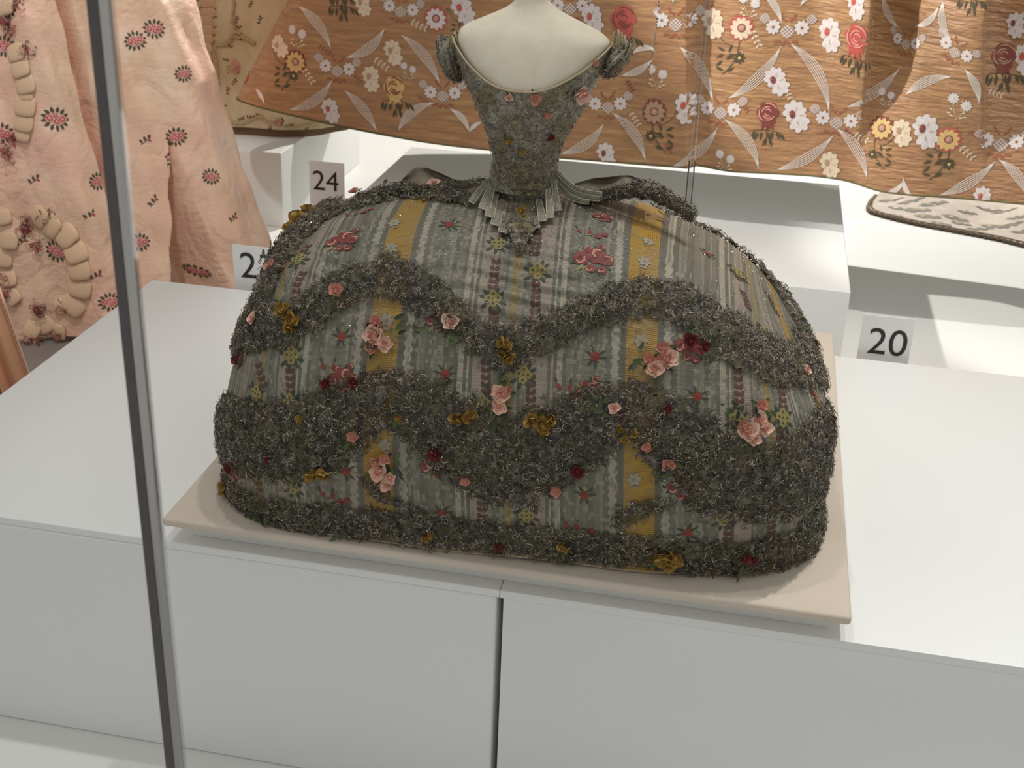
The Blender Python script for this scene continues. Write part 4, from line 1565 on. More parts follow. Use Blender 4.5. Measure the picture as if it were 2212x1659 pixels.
def art_rose(c1, c2):
    a = Art()
    a.disc(0, 0.004, 0.0225, c1, 0.0010, lobes=6, amp=0.16)
    a.disc(0.002, -0.014, 0.014, c1, 0.0009, lobes=5, amp=0.25)
    for r, t0, ln in ((0.019, 0.4, 1.6), (0.018, 2.6, 1.7), (0.015, 4.4, 1.5), (0.012, 1.2, 2.0), (0.011, 3.6, 1.9), (0.007, 0.2, 2.4), (0.006, 3.2, 2.2)):
        a.stroke([(r * math.cos(t0 + s), 0.004 + r * math.sin(t0 + s)) for s in np.linspace(0, ln, 8)], [0.0006, .0022, .0028, .003, .003, .0028, .0022, .0006], c2, 0.0018)
    for x, t0 in ((-0.007, -1.9), (0.001, -1.6), (0.009, -1.2)):
        a.leaf(x, -0.020, 0.013, 0.004, t0, c1, 0.0014)
    return a


def art_stem(h=0.085, flip=False, m=None):
    a = Art()
    m = m or T_GR
    P = bez((0.022, h * 0.55), (-0.004, -h * 0.45), 0.16, 12)
    a.stroke(P, 0.0018, m, 0.0007)
    a.stroke(bez((-0.022, h * 0.58), (0.010, h * 0.2), -0.15, 8), 0.0014, m, 0.0007)
    a.leaf(-0.022, h * 0.58, 0.012, 0.004, 2.6, m, 0.0009)
    for k, (x, y, t0) in enumerate([(-0.002, 0.006, 2.7), (-0.004, 0.0, 3.6), (0.004, -0.004, 0.3), (0.002, -0.010, 0.9), (-0.006, -0.012, 3.9), (0.004, -0.032, 0.5), (-0.003, -0.030, 2.9), (0.006, 0.004, 1.2)]):
        a.leaf(x, y, 0.017, 0.0055, t0, m, 0.0009)
    a.stroke([(0.002, -0.008), (0.022, -0.006)], 0.0013, m, 0.0007)
    for ang in np.arange(0, 6.28, 0.8):
        a.leaf(0.028 + 0.003 * math.cos(ang), -0.006 + 0.003 * math.sin(ang), 0.0095, 0.0052, ang, m, 0.0009)
    a.disc(0.028, -0.006, 0.0032, T_YL, 0.0014, 7)
    return a


def art_leafspray():
    a = Art()
    for k, (x, y, t0) in enumerate([(-0.026, 0.010, 4.5), (-0.018, 0.006, 4.3), (-0.010, 0.008, 4.6), (0.004, 0.008, 4.9), (0.013, 0.009, 4.6), (0.022, 0.010, 5.1), (0.030, 0.006, 5.3), (0.0, -0.006, 4.4), (0.008, -0.006, 5.0)]):
        a.leaf(x, y, 0.019, 0.0065, t0, T_GR, 0.0009)
    a.stroke(bez((-0.026, 0.010), (0.030, 0.006), 0.06, 9), 0.0014, T_GR, 0.0007)
    a.stroke([(0.0, 0.012), (0.002, -0.022)], 0.0014, T_GR, 0.0007)
    a.stroke([(0.004, -0.002), (0.014, -0.024)], 0.0012, T_GR, 0.0007)
    return a


def art_tinyspray():
    a = Art()
    for x, y in ((-0.012, 0.016), (0.014, 0.006)):
        a.disc(x, y, 0.0105, T_WH, 0.0010, lobes=10, amp=0.28)
        a.disc(x, y, 0.0026, T_WH2, 0.0013, 6)
        a.stroke([(x, y - 0.008), (0.002, -0.026)], 0.0009, T_WH2, 0.0007)
    for k, (x, y, t0) in enumerate([(-0.008, -0.008, 2.6), (-0.010, -0.014, 3.2), (-0.004, -0.020, 2.9), (0.008, -0.012, 0.5), (0.012, -0.018, 0.1), (0.006, -0.022, 0.4)]):
        a.leaf(x, y, 0.009, 0.0035, t0, T_WH2, 0.0008)
    return a


def art_fern(m=None):
    a = Art()
    m = m or T_WH2
    a.stroke([(-0.014, 0.010), (0.012, -0.012)], 0.0009, m, 0.0006)
    for k in range(4):
        x, y = -0.012 + 0.007 * k, 0.008 - 0.0062 * k
        a.leaf(x, y, 0.009, 0.004, -0.75 + 1.1, m, 0.0008)
        a.leaf(x, y, 0.009, 0.004, -0.75 - 1.1, m, 0.0008)
    return a


def ribbon(px0, py0, px1, py1, bulge, parent, surf=None, wmax=0.019):
    """five silver threads that swell and taper between two points"""
    surf = surf or GB
    mx_, my_ = (px0 + px1) / 2, (py0 + py1) / 2
    p, q = surf.pick(mx_, my_)
    o0 = surf.f(p, q)
    k = ((o0 - CAM) @ CF) / FPX
    a = Art()
    A0 = np.array([(px0 - mx_) * k, -(py0 - my_) * k])
    A1 = np.array([(px1 - mx_) * k, -(py1 - my_) * k])
    base = bez(A0, A1, bulge, 17)
    tn = np.gradient(base, axis=0)
    tn /= np.linalg.norm(tn, axis=1)[:, None]
    nn = np.stack([-tn[:, 1], tn[:, 0]], 1)
    tt = np.linspace(0, 1, 17)
    prof = np.sin(math.pi * np.clip(tt, 0, 1) ** 0.9) ** 1.3
    for j in range(6):
        off = (j - 2.5) / 2.5
        a.stroke(base + nn * (off * prof * wmax / 2)[:, None] * min(1, np.linalg.norm(A1 - A0) / 0.11), 0.0006 + 0.0009 * prof, T_SIL, 0.0009)
    return a.lay('woven_ribbon', surf, mx_, my_, parent)


for (x, y, s_, ang) in [(1700, 62, 1, 0), (1312, 226, .95, .05), (1555, 238, 1, 0), (955, 202, .95, 0), (728, 148, .95, -.1), (866, 18, .9, -.15), (1458, 46, 1, 0), (1806, 260, 1, 0), (1956, 92, .8, -.1), (2066, 108, .85, -.25), (2160, 308, 1, -.05), (1232, 12, .9, 0)]:
    art_garland().lay('woven_garland', GB, x, y, bg, s_, ang)
for (a0, b0, c0, d0, e0) in [(640, 15, 712, 105, .12), (745, 125, 835, 58, -.12), (866, 78, 950, 182, .10), (620, 240, 722, 172, -.12), (742, 196, 812, 284, .08), (858, 286, 945, 222, .14), (968, 236, 1012, 288, .14), (1012, 288, 1045, 262, .10),
                             (1466, 98, 1542, 218, .08), (1578, 216, 1683, 98, -.08), (1700, 98, 1796, 242, .12), (1318, 248, 1396, 350, .12), (1212, 334, 1306, 262, -.12), (1560, 262, 1642, 366, .12), (1454, 354, 1546, 272, -.12),
                             (1832, 222, 1938, 150, -.10), (1958, 212, 2050, 154, .10), (1680, 368, 1794, 286, -.10), (1803, 280, 1880, 384, .10), (2028, 4, 2068, 88, -.15), (1976, 62, 2026, 8, -.15), (2036, 424, 2142, 344, -.08), (2154, 348, 2225, 430, .10),
                             (1908, 420, 1950, 384, -.15), (1950, 384, 1978, 428, -.15), (2074, 150, 2124, 224, .10), (1364, 118, 1424, 110, .2), (2180, 80, 2225, 20, .1), (1900, -10, 1950, 60, -.1), (1340, 165, 1410, 125, -.1), (548, 190, 572, 225, .1),
                             (1642, -14, 1688, 50, .1), (1730, 15, 1800, -40, .1), (1440, -30, 1452, 12, .1), (1190, 150, 1290, 190, .1)]:
    ribbon(a0, b0, c0, d0, e0, bg)
for (x, y, kind, s_, ang) in [(1275, 42, 'c', 1, 0), (996, 22, 'r', 1.05, .2), (1788, 76, 'r', 1.1, 0), (1676, 178, 'm', 1, .3), (1716, 252, 'm', 1.1, .2), (1478, 236, 'r', 1.05, -.2), (846, 116, 'n', .9, 0), (800, 172, 'n', .9, -.2), (712, 240, 'r', .9, 0), (600, 100, 'n', .9, .4),
                              (1996, 286, 'm', 1.15, 0), (1946, 288, 'n', .9, 0), (1538, 52, 'n', 1, 0), (1845, 10, 'r', 1, 0), (2118, 430, 'r', .8, 0), (1305, 336, 'm', .9, 0), (1788, 358, 'n', .9, 0), (2192, 55, 'm', .8, 0), (780, 10, 'n', .8, 0), (2212, 130, 'r', 1, 0)]:
    art_poppy({'c': T_CO, 'r': T_CO, 'm': T_MR, 'n': T_TAN}[kind], kind == 'n').lay('woven_poppy', GB, x, y, bg, s_, ang)
for (x, y, e_, b_, s_) in [(636, 132, T_MR, T_YL, 1), (940, 40, T_CO, T_WH, 1), (1600, 62, T_CO, T_WH2, 1), (1412, 240, T_MR, T_TAN, 1.05), (1902, 278, T_MR, T_YL, .95), (2048, 300, T_CO, T_YL, 1)]:
    art_marigold(e_, b_).lay('woven_marigold', GB, x, y, bg, s_, 0.2)
for (x, y, a1, a2, s_) in [(1344, 46, T_CO, T_MR, 1.15), (1850, 84, T_CO, T_PK, 1.15), (1656, 246, T_MR, T_PK, .95), (2166, 124, T_MR, T_TAN, 1), (850, 192, T_YL, T_MR, 1), (530, 162, T_CO, T_PK, .7)]:
    art_rose(a1, a2).lay('woven_rose', GB, x, y, bg, s_, 0.0)
for (x, y, s_, fl) in [(608, 158, .95, False), (1568, 118, 1, False), (1436, 290, 1, True), (1908, 330, .8, True), (2018, 345, 1, False), (985, 62, .7, False)]:
    art_stem().lay('woven_stem', GB, x, y, bg, s_, 0.0, fl)
for (x, y, s_) in [(1352, 90, .9), (852, 230, 1), (1655, 292, .9), (1845, 140, 1), (2165, 172, 1), (735, 25, .9), (2095, 10, .8), (735, 5, .8)]:
    art_leafspray().lay('woven_leaf_spray', GB, x, y, bg, s_, 0.0)
for (x, y, s_) in [(640, 80, .9), (1418, 166, .9), (1565, 350, .85), (1912, 212, .7), (2068, 232, 1), (1615, 12, .9), (880, 155, .7), (1200, 95, .7)]:
    art_tinyspray().lay('woven_tiny_spray', GB, x, y, bg, s_, 0.0)
for (x, y, s_, m_) in [(668, 162, 1, T_WH2), (905, 52, 1, T_WH2), (1632, 82, 1, T_WH2), (2090, 328, 1, T_WH2), (822, 135, 1, T_WH2), (1702, 200, .8, T_WH2), (1372, 255, .9, T_WH2), (1860, 295, .9, T_WH2), (1345, 262, .8, T_MR), (1835, 290, .8, T_MR), (2150, 200, .8, T_WH2), (1445, 380 - 60, .7, T_RB),
                       (700, 105, .8, T_RB), (770, 165, .8, T_RB), (912, 215, .7, T_RB), (1360, 185, .7, T_MR), (1610, 230, .7, T_RB), (2105, 290, .7, T_RB)]:
    art_fern(m_).lay('woven_sprig', GB, x, y, bg, s_, rng.uniform(-.5, .5))

# ---------------------------------------------------------------- embroidered train lying on the floor at the right
tn = empty('embroidered_train', (1.1, 2.2, FZ))
tag(tn, 'cream embroidered cloth train with brown fringe spread on the white floor at right', 'train')
edge_px = [(1892, 424), (1880, 436), (1874, 450), (1880, 458), (1905, 466), (1945, 476), (1990, 486), (2050, 497), (2110, 508), (2160, 518), (2212, 531), (2320, 556)]
E3 = np.array([at_z(x, y, FZ + 0.004) for x, y in edge_px])
back = E3[-1] + np.array([0.25, 0.35, 0])
Gt = []
nrow = 60
sg = np.concatenate([[0], np.cumsum(np.linalg.norm(np.diff(E3, axis=0), axis=1))])
inner = np.array([[0.94, 2.62], [1.62, 2.5]])
for u in np.linspace(0, 1, nrow):
    e_ = np.array([np.interp(u * sg[-1], sg, E3[:, k]) for k in range(3)])
    ix = inner[0] + (inner[1] - inner[0]) * u
    row = []
    for v in np.linspace(0, 1, 30):
        x, y = e_[0] * (1 - v) + ix[0] * v, e_[1] * (1 - v) + ix[1] * v
        z = FZ + 0.004 + 0.030 * sstep(v, 0.0, 0.5) * (0.7 + 0.4 * math.sin(u * 17 + v * 5)) + 0.006 * math.sin(u * 31) * v
        row.append((x, y, z))
    Gt.append(row)
Gt = np.array(Gt)
t = NT('cream_train_cloth')
nz = t.noise(t.coord('Object'), 40, 4)
t.l(t.ramp(nz, [(0.3, lin((188, 174, 158))), (0.7, lin((204, 192, 178)))]), t.b.inputs['Base Color'])
t.b.inputs['Roughness'].default_value = 0.8
M_TR = t.m
build('train_cloth', Gt.reshape(-1, 3), quads(nrow, 30), M_TR, tn)


def train_f(p, q):
    p, q = np.broadcast_arrays(np.asarray(p, float), np.asarray(q, float))
    i = np.clip(p * (nrow - 1), 0, nrow - 1.001)
    j = np.clip(q * 29, 0, 28.999)
    i0, j0 = i.astype(int), j.astype(int)
    fi, fj = (i - i0)[..., None], (j - j0)[..., None]
    return Gt[i0, j0] * (1 - fi) * (1 - fj) + Gt[i0 + 1, j0] * fi * (1 - fj) + Gt[i0, j0 + 1] * (1 - fi) * fj + Gt[i0 + 1, j0 + 1] * fi * fj


TRS = Surf(train_f, 0.005, 0.995, 0.0, 1.0, 400, 200)
fr = train_f(np.linspace(0, 1, 160), np.zeros(160)) + np.array([0, 0, 0.002])
V, F = tube(fr, 0.0045 + 0.0015 * np.sin(np.arange(160) * 1.7), 6)
build('fringe', V, F, cloth('fringe_brown', (120, 104, 84), 0.8, 0.4, 300, 0.8), tn)
T_EB = [cloth('embroidery_brown', (130, 106, 80), 0.7), cloth('embroidery_grey', (120, 116, 110), 0.7), cloth('embroidery_olive', (120, 118, 84), 0.7), cloth('embroidery_slate', (96, 98, 98), 0.7)]
fr2 = train_f(np.linspace(0.02, 1, 160), np.full(160, 0.045)) + np.array([0, 0, 0.001])
V, F = tube(fr2, 0.0018, 5)
build('border_line', V, F, T_EB[0], tn)
for (x, y, s_, ang, k) in [(1915, 432, 1, .3, 0), (1940, 447, 1, -.5, 1), (1960, 437, 1.1, .2, 0), (1975, 455, 1, -.2, 2), (2000, 466, 1, -.3, 2), (2010, 440, 1.1, .1, 1), (2085, 456, .8, 0, 1), (2060, 468, 1, -.3, 2), (2130, 450, 1, -.2, 3), (2165, 456, 1, 0, 0), (2110, 492, 1, 0, 1),
                           (2140, 486, 1, -.3, 0), (2178, 486, 1, .3, 2), (2205, 500, 1, 0, 1), (2070, 480, .8, -.3, 0), (2190, 470, .8, 0, 1), (2030, 480, .8, -.4, 0), (1928, 462, .7, -.3, 2)]:
    a = Art()
    m_ = T_EB[k]
    a.stroke(bez((-0.032, 0.004), (0.032, -0.004), 0.18 * (-1) ** k, 10), 0.0022, m_, 0.0007)
    for j in range(5):
        xx = -0.026 + 0.013 * j
        a.leaf(xx, 0.008 * (-1) ** j, 0.024, 0.014, (0.5 if j % 2 else -0.5) + ang, T_EB[(k + j) % 4], 0.0009)
    a.lay('embroidered_scroll', TRS, x, y, tn, s_ * 0.9, ang)

# ================================================================ the peach gown at the left
BH = np.array([(-1.9, 1.15, FZ), (-1.35, 1.00, FZ), (-1.0, 0.945, FZ), (-0.745, 0.945, FZ), (-0.68, 0.95, FZ), (-0.60, 0.985, FZ), (-0.50, 1.06, FZ), (-0.43, 1.13, FZ), (-0.385, 1.21, FZ), (-0.375, 1.30, FZ), (-0.42, 1.40, FZ), (-0.60, 1.50, FZ), (-0.9, 1.58, FZ)])
bs = np.concatenate([[0], np.cumsum(np.linalg.norm(np.diff(BH, axis=0), axis=1))])
bs /= bs[-1]
SL = {}


def peach(u, v):
    u, v = np.broadcast_arrays(np.asarray(u, float), np.asarray(v, float))
    g = np.linspace(0, 1, 400)
    P = []
    for k in (0, 1):
        f = np.interp(g, bs, BH[:, k])
        pad = 12
        fp = np.concatenate([2 * f[0] - f[pad:0:-1], f, 2 * f[-1] - f[-2:-pad - 2:-1]])
        P.append(np.interp(u, g, np.convolve(fp, np.ones(25) / 25, 'valid')))
    x, y = P
    z = FZ + 0.010 + v * 1.0 + 0.006 * np.sin(u * 60) * (1 - v)
    k = 1 - 0.34 * v - 0.06 * v * v
    cx, cy = -1.12, 1.30
    x2, y2 = cx + (x - cx) * k, cy + (y - cy) * k
    d = 0.017 * np.sin(u * 46 + 1.2 * np.sin(v * 5)) + 0.009 * np.sin(u * 103 + 2 * v) + 0.0022 * np.sin(u * 190 + v * 31) + 0.002 * np.sin(v * 60 + u * 44)
    for nm, (us, wd, dep, v0, v1) in SL.items():
        uc = np.interp(v, us[0], us[1])
        ww = np.interp(v, us[0], wd)
        d = d - dep * sstep(ww - np.abs(u - uc), 0, 0.0022) * sstep(v, v0[0], v0[1]) * (1 - sstep(v, v1[0], v1[1]))
    nx, ny = (x2 - cx), (y2 - cy)
    L = np.sqrt(nx ** 2 + ny ** 2) + 1e-9
    return np.stack([x2 + nx / L * d, y2 + ny / L * d, z], -1)


_tmp = Surf(peach, 0.0, 1.0, 0.0, 0.9, 900, 300)
pts = [_tmp.pick(x, y) for x, y in [(412, 612), (400, 500), (384, 400), (368, 318)]]
us = (np.array([0.05, 0.12, 0.21, 0.33]), np.array([0.642, 0.648, 0.652, 0.656]))
wd = [0.030, 0.019, 0.009, 0.001]
SL['front'] = (us, np.array(wd), 0.11, (-2, -1), (us[0][-1] - 0.02, us[0][-1] + 0.01))
pts = [_tmp.pick(x, y) for x, y in [(212, 480), (206, 380), (200, 260), (196, 100), (190, 0)]]
us = (np.array([0.14, 0.25, 0.38, 0.55, 0.8]), np.full(5, float(np.median([p[0] for p in pts]))) + np.array([0.004, 0.003, 0, -0.003, -0.005]))
SL['side'] = (us, np.array([0.003, 0.007, 0.008, 0.007, 0.006]), 0.045, (us[0][0] - 0.02, us[0][0] + 0.03), (5, 6))
PC = Surf(peach, 0.0, 1.0, 0.0, 0.9, 1200, 400)
pg = empty('peach_gown', (-1.0, 1.25, FZ))
tag(pg, 'full skirted peach silk gown with small flower sprigs and puffed trimming at left', 'gown')
t = NT('peach_silk')
c = t.coord('Object')
n1 = t.noise(t.coord('Object', (1, 1, 0.35)), 14, 5, 0.6)
n2 = t.noise(c, 4, 3)
col = t.ramp(n1, [(0.3, lin((214, 172, 146))), (0.5, lin((226, 190, 162))), (0.7, lin((232, 208, 182)))])
col = t.mix(t.ramp(n2, [(0.42, (0, 0, 0, 1)), (0.62, (.75, .75, .75, 1))]), col, lin((236, 184, 162)))
t.l(col, t.b.inputs['Base Color'])
t.b.inputs['Roughness'].default_value = 0.5
t.b.inputs['Sheen Weight'].default_value = 0.2
ra = t.n('ShaderNodeTexNoise')
ra.inputs['Scale'].default_value = 9
ra.inputs['Detail'].default_value = 3
ra.inputs['Distortion'].default_value = 0.8
t.l(t.coord('Object', (1, 1, 0.8)), ra.inputs['Vector'])
rid = t.math('MINIMUM', t.math('MULTIPLY', t.math('ABSOLUTE', t.math('SUBTRACT', ra.outputs[0], 0.5)), 9.0), 1.0)
fine_ = t.noise(t.coord('Object', (1, 1, 2.5)), 60, 3)
t.bump(t.math('ADD', t.math('MULTIPLY', rid, 0.45), t.math('ADD', n1, t.math('MULTIPLY', fine_, 0.25))), 0.55, 0.009)
M_PEA = t.m
nu, nv = 1100, 150
A_, B_ = np.meshgrid(np.linspace(0, 1, nu), np.linspace(0, 1, nv), indexing='ij')
build('skirt', peach(A_, B_).reshape(-1, 3), quads(nu, nv), M_PEA, pg)

S_RD = cloth('sprig_red', (176, 74, 74), 0.6)
S_PK = cloth('sprig_pink', (214, 150, 140), 0.6)
S_LF = cloth('sprig_dark_leaf', (84, 72, 58), 0.6)


def art_sprig():
    a = Art()
    for ang in np.arange(0.1, 6.28, 0.48):
        a.leaf(0.013 * math.cos(ang), 0.010 * math.sin(ang), 0.0115, 0.0062, ang, S_LF, 0.0007)
    for x, y, r in ((-0.010, 0.0, 0.0075), (0.002, -0.004, 0.007), (0.011, 0.001, 0.0075), (-0.001, 0.006, 0.005)):
        a.disc(x, y, r, S_PK, 0.0010, lobes=5, amp=0.2)
        a.disc(x, y, r * 0.66, S_RD, 0.0013, 9)
        a.disc(x, y, r * 0.38, S_PK, 0.0016, 7)
    return a


def art_smallsprig():
    a = Art()
    a.stroke([(-0.009, -0.008), (0.002, -0.002), (0.010, 0.008)], 0.0011, S_LF, 0.0007)
    a.leaf(-0.005, -0.005, 0.009, 0.0055, 2.4, S_LF, 0.0008)
    a.leaf(0.001, -0.002, 0.009, 0.0055, 1.9, S_LF, 0.0008)
    a.leaf(0.006, 0.003, 0.008, 0.0055, 1.2, S_LF, 0.0008)
    a.leaf(0.004, 0.001, 0.008, 0.005, -0.3, S_RD, 0.0009)
    return a


for (x, y, s_) in [(120, 257, 1), (293, 88, .85), (330, 62, .85), (398, 160, .75), (379, 296, .85), (457, 381, .75), (121, 541, 1), (302, 522, .85), (430, 521, .85), (238, 652, .85), (203, 270, .8), (212, 390, .8), (12, 15, 1), (8, 100, .9), (5, 285, .9), (428, 590, .6)]:
    art_sprig().lay('woven_sprig', PC, x, y, pg, s_, rng.uniform(-.3, .3))
for (x, y) in [(186, 182), (312, 300), (193, 462), (332, 433), (372, 541), (209, 595), (365, 345), (505, 470), (72, 388), (45, 520)]:
    art_smallsprig().lay('woven_small_sprig', PC, x, y, pg, 1.0, rng.uniform(-.4, .4))

# puffed trimming: two falling rows of padded puffs
M_PUFF = cloth('puffed_trim_silk', (214, 180, 146), 0.5, 0.12, 60, 0.5, sheen=0.2)
uu, vv = np.meshgrid(np.linspace(0, 2 * math.pi, 25), np.linspace(0.02, math.pi - 0.02, 14), indexing='ij')
pufP = np.stack([0.5 * np.sin(vv) ** 0.45 * np.cos(uu), 0.48 * np.sign(np.cos(vv)) * np.abs(np.cos(vv)) ** 0.8, 0.36 * np.sin(vv) ** 0.8 * np.sin(uu)], -1)
pufP = pufP * (1 + 0.05 * np.sin(uu * 11))[..., None]
o = build('puff', pufP.reshape(-1, 3), quads(25, 14), M_PUFF, None)
PUFM = o.data
bpy.data.objects.remove(o)
rowA = [(8, 8, 46), (34, 112, 34), (44, 145, 36), (55, 180, 36), (58, 203, 26), (54, 228, 40), (52, 262, 38), (48, 290, 30)]
rowB = [(86, 468, 38), (112, 486, 40), (143, 508, 42), (162, 545, 40), (172, 583, 40), (172, 620, 42), (160, 658, 42), (132, 662, 28)]
rowC = [(6, 470, 30), (18, 520, 34), (8, 560, 34), (16, 600, 32), (28, 640, 30), (98, 700, 34), (70, 712, 30), (126, 715, 30)]
for row in (rowA, rowB, rowC):
    for i, (x, y, d_) in enumerate(row):
        nx_, ny_ = row[min(i + 1, len(row) - 1)][:2]
        px_, py_ = row[max(i - 1, 0)][:2]
        p, q = PC.pick(x, y)
        o0, Pu, Pv, nr = PC.frame(p, q)
        ex = CR - nr * (CR @ nr)
        ex /= np.linalg.norm(ex)
        ey = np.cross(nr, ex)
        k = ((o0 - CAM) @ CF) / FPX
        ang = math.atan2(-(ny_ - py_), nx_ - px_) - math.pi / 2
        pos = o0 + nr * 0.002 - np.array(pg.location)
        M0 = Matrix(((ex[0], ey[0], nr[0], pos[0]), (ex[1], ey[1], nr[1], pos[1]), (ex[2], ey[2], nr[2], pos[2]), (0, 0, 0, 1)))
        link(PUFM, 'puff', pg, M0 @ Matrix.Rotation(ang, 4, 'Z') @ Matrix.Rotation(0.18, 4, 'X') @ Matrix.Diagonal((d_ * k * 1.3, d_ * k * 1.22, d_ * k * 0.5, 1)))
# ruched edging and knots of dark thread on the far left
for (x, y) in [(35, 10), (12, 45), (25, 62), (62, 108), (100, 468), (62, 474), (55, 495), (78, 528), (85, 660), (88, 672), (140, 662), (12, 610), (20, 640), (55, 738), (84, 744), (126, 745), (30, 300), (15, 330)]:
    n = 26
    p, q = PC.pick(x, y)
    o0, Pu, Pv, nr = PC.frame(p, q)
    C = o0 + rng.normal(0, 0.006, (n, 3)) + nr * 0.003
    V, F, mi = curls(C, np.tile(nr, (n, 1)), rad=(0.002, 0.006), thick=0.0007)
    tag(build('knotted_trim', V, F, [S_RD, S_LF, M_PUFF, T_MR, S_PK], pg, mi), kind='stuff')

# folded front edge of another peach gown at the lower left corner
pf = empty('draped_sash', (-0.66, 0.78, FZ))
tag(pf, 'edge of a pleated peach silk panel hanging at the far left behind the plinth', 'gown panel')
a0, a1 = at_y(-40, 560, 0.70), at_y(80, 872, 0.70)
P0 = np.array([a0, at_y(-40, 560, 0.70)])
M_SASH = cloth('peach_panel_silk', (214, 158, 122), 0.5, 0.1, 30, 0.3, sheen=0.2)
top = at_y(-30, 556, 0.66)
bot = at_y(92, 905, 0.66)
dirv = bot - top
dirv /= np.linalg.norm(dirv)
G = []
for i, u in enumerate(np.linspace(0, 1, 40)):
    row = []
    for v in np.linspace(0, 1, 12):
        base = top * (1 - v) + bot * v
        x = base[0] - 0.13 * u
        dy = 0.010 * math.sin(u * 22) + 0.004 * math.sin(u * 51) + (0.012 if u > 0.18 else 0)
        row.append((x, base[1] + dy + 0.01 * u, base[2]))
    G.append(row)
G = np.array(G)
both = np.concatenate([G, (G + np.array([0, 0.003, 0]))[:, ::-1]], 1)
build('pleated_panel', both.reshape(-1, 3), quads(40, 24), M_SASH, pf)
foot = float(G[..., 2].min())
box('panel_support', (-0.70, 0.665, FZ), (-0.62, 0.672, foot + 0.05), M_SASH, pf, 0)

# ================================================================ the cream gown behind on its block
CZ = -0.089
CH = np.array([(-2.0, 2.05, 0), (-1.4, 1.95, 0), (-1.0, 1.87, 0), (-0.80, 1.835, 0), (-0.70, 1.83, 0), (-0.60, 1.845, 0), (-0.53, 1.87, 0), (-0.47, 1.915, 0), (-0.445, 1.97, 0), (-0.47, 2.08, 0), (-0.60, 2.2, 0), (-0.9, 2.3, 0)])
cs = np.concatenate([[0], np.cumsum(np.linalg.norm(np.diff(CH, axis=0), axis=1))])
cs /= cs[-1]


def cream(u, v):
    u, v = np.broadcast_arrays(np.asarray(u, float), np.asarray(v, float))
    x, y = np.interp(u, cs, CH[:, 0]), np.interp(u, cs, CH[:, 1])
    z = CZ + 0.020 + v * 0.85
    k = 1 - 0.16 * v
    cx, cy = -1.2, 2.1
    x2, y2 = cx + (x - cx) * k, cy + (y - cy) * k
    d = 0.008 * np.sin(u * 60 + np.sin(v * 7)) + 0.003 * np.sin(u * 140 + v * 11) + 0.003 * np.sin(v * 50 + u * 30)
    nx, ny = (x2 - cx), (y2 - cy)
    L = np.sqrt(nx ** 2 + ny ** 2) + 1e-9
    return np.stack([x2 + nx / L * d, y2 + ny / L * d, z], -1)


CG = Surf(cream, 0.0, 1.0, 0.0, 0.9, 900, 300)
cg = empty('cream_gown', (-1.0, 2.0, CZ))
tag(cg, 'cream silk gown with narrow ruched bands and tiny sprigs on the white block', 'gown')
t = NT('cream_silk')
n1 = t.noise(t.coord('Object', (1, 1, 0.4)), 16, 5, 0.6)
col = t.ramp(n1, [(0.3, lin((192, 170, 132))), (0.5, lin((212, 194, 158))), (0.7, lin((220, 210, 182)))])
t.l(col, t.b.inputs['Base Color'])
t.b.inputs['Roughness'].default_value = 0.55
t.bump(n1, 0.7, 0.01)
M_CRM = t.m
nu, nv = 400, 100
A_, B_ = np.meshgrid(np.linspace(0, 1, nu), np.linspace(0, 1, nv), indexing='ij')
build('skirt', cream(A_, B_).reshape(-1, 3), quads(nu, nv), M_CRM, cg)
uh = np.linspace(0, 1, 200)
h1 = cream(uh, np.zeros(200))
h1[:, 2] = CZ + 0.0005
h2 = h1.copy()
h2[:, 2] = CZ + 0.026
ins = np.array([-1.2, 2.1, 0]) - h1
ins[:, 2] = 0
h1 += ins * 0.02
h2 += ins * 0.02
build('underskirt', np.stack([h1, h2], 1).reshape(-1, 3), quads(200, 2), cloth('underskirt_brown', (112, 88, 64), 0.8), cg)
M_BANDC = cloth('ruched_band', (192, 166, 126), 0.6, 0.15, 120, 0.6)
T_KN = cloth('band_knot_olive', (112, 100, 58), 0.7)
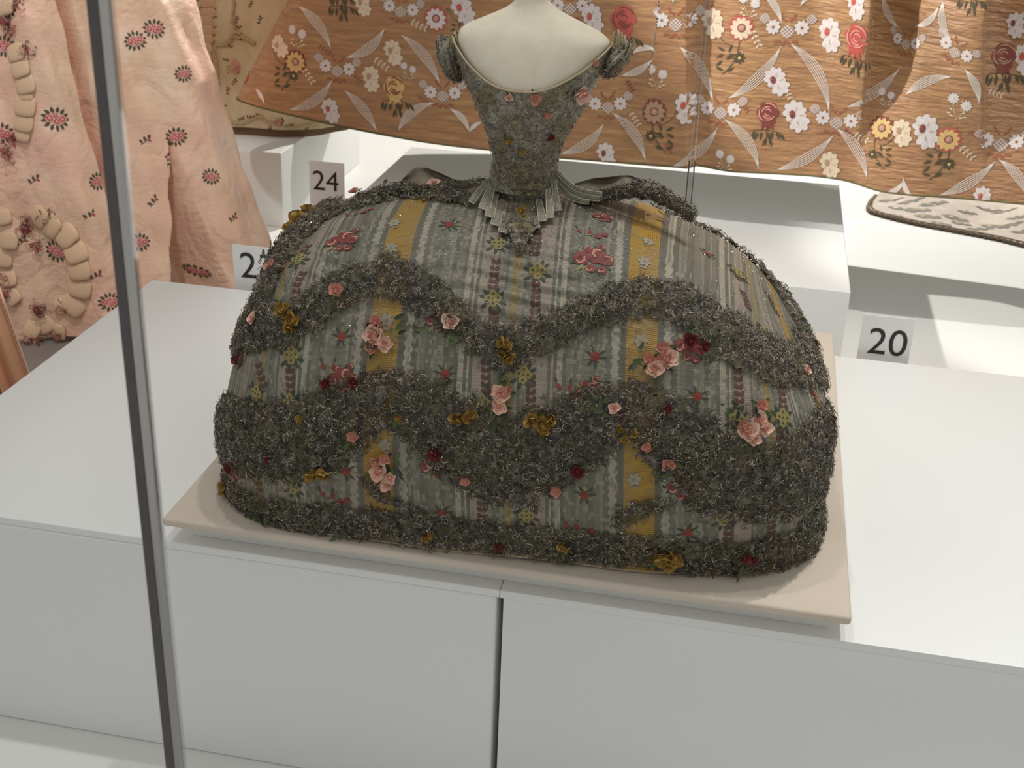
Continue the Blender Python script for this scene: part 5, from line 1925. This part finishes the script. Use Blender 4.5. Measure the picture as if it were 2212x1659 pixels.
# ruched vertical band: a ladder of small puffs with a knot at each side
ladder = [(447, 8), (447, 27), (446, 46), (445, 65), (444, 84), (443, 103), (442, 122), (441, 141), (441, 160), (440, 179), (442, 198), (446, 217), (450, 236), (454, 255)]
for (x, y) in ladder:
    p, q = CG.pick(x, y)
    o0, Pu, Pv, nr = CG.frame(p, q)
    ex = CR - nr * (CR @ nr)
    ex /= np.linalg.norm(ex)
    ey = np.cross(nr, ex)
    k = ((o0 - CAM) @ CF) / FPX
    pos = o0 + nr * 0.001 - np.array(cg.location)
    M0 = Matrix(((ex[0], ey[0], nr[0], pos[0]), (ex[1], ey[1], nr[1], pos[1]), (ex[2], ey[2], nr[2], pos[2]), (0, 0, 0, 1)))
    pf_ = link(PUFM, 'ruched_puff', cg, M0 @ Matrix.Rotation(0.15, 4, 'X') @ Matrix.Diagonal((34 * k, 24 * k, 9 * k, 1)))
for (x, y) in ladder:
    for sx in (-16, 17):
        a = Art()
        a.leaf(0, 0, 0.007, 0.004, 0.5, T_KN, 0.002)
        a.leaf(0, 0, 0.007, 0.004, 3.6, T_KN, 0.002)
        a.lay('knot', CG, x + sx, y - 8, cg, 1.0, rng.uniform(-.5, .5))
for (x, y) in [(400, 14), (380, 22), (405, 22), (487, 130), (495, 100), (562, 42), (512, 42), (515, 58), (505, 178), (470, 205), (480, 225), (468, 245), (490, 275), (520, 255), (478, 288), (610, 265), (570, 288), (660, 286), (625, 270), (540, 252), (560, 250), (352, 10), (365, 45), (372, 60), (494, 196), (540, 10), (520, 80)]:
    art_smallsprig().lay('woven_sprig', CG, x, y, cg, rng.uniform(.6, .85), rng.uniform(-1, 1))
for (x, y, s_) in [(512, 145, .9), (392, 18, .9), (600, 262, .6)]:
    a = Art()
    for k in range(9):
        a.disc(rng.normal(0, 0.009), rng.normal(0, 0.009), 0.0075, M_BANDC if k % 2 else S_PK, 0.002 + 0.0003 * k, lobes=5)
    for k in range(6):
        a.disc(rng.normal(0, 0.010), rng.normal(0, 0.010), 0.002, T_KN, 0.006, 6)
    a.lay('fabric_rosette', CG, x, y, cg, s_, 0)
# swagged flounces of the cream gown
for k, (A0, A1, bl, w_) in enumerate([((466, 98), (505, 78), .18, 11), ((505, 78), (550, 95), -.10, 10), ((505, 0), (512, 72), .05, 6), ((508, 5), (552, 92), .25, 7), ((462, 110), (470, 240), -.04, 8), ((470, 240), (560, 250), .22, 7), ((560, 250), (690, 262), .14, 6)]):
    P = bez(A0, A1, bl, 18)
    P3 = []
    for x, y in P:
        p, q = CG.pick(x, y)
        P3.append(cream(p, q) + np.array([0.0, -0.004, 0.0]))
    V, F = tube(np.array(P3), w_ * 0.00042 * (1 + 0.35 * np.sin(np.arange(18) * 2.4)), 8)
    build('flounce_edge', V, F, M_BANDC, cg)
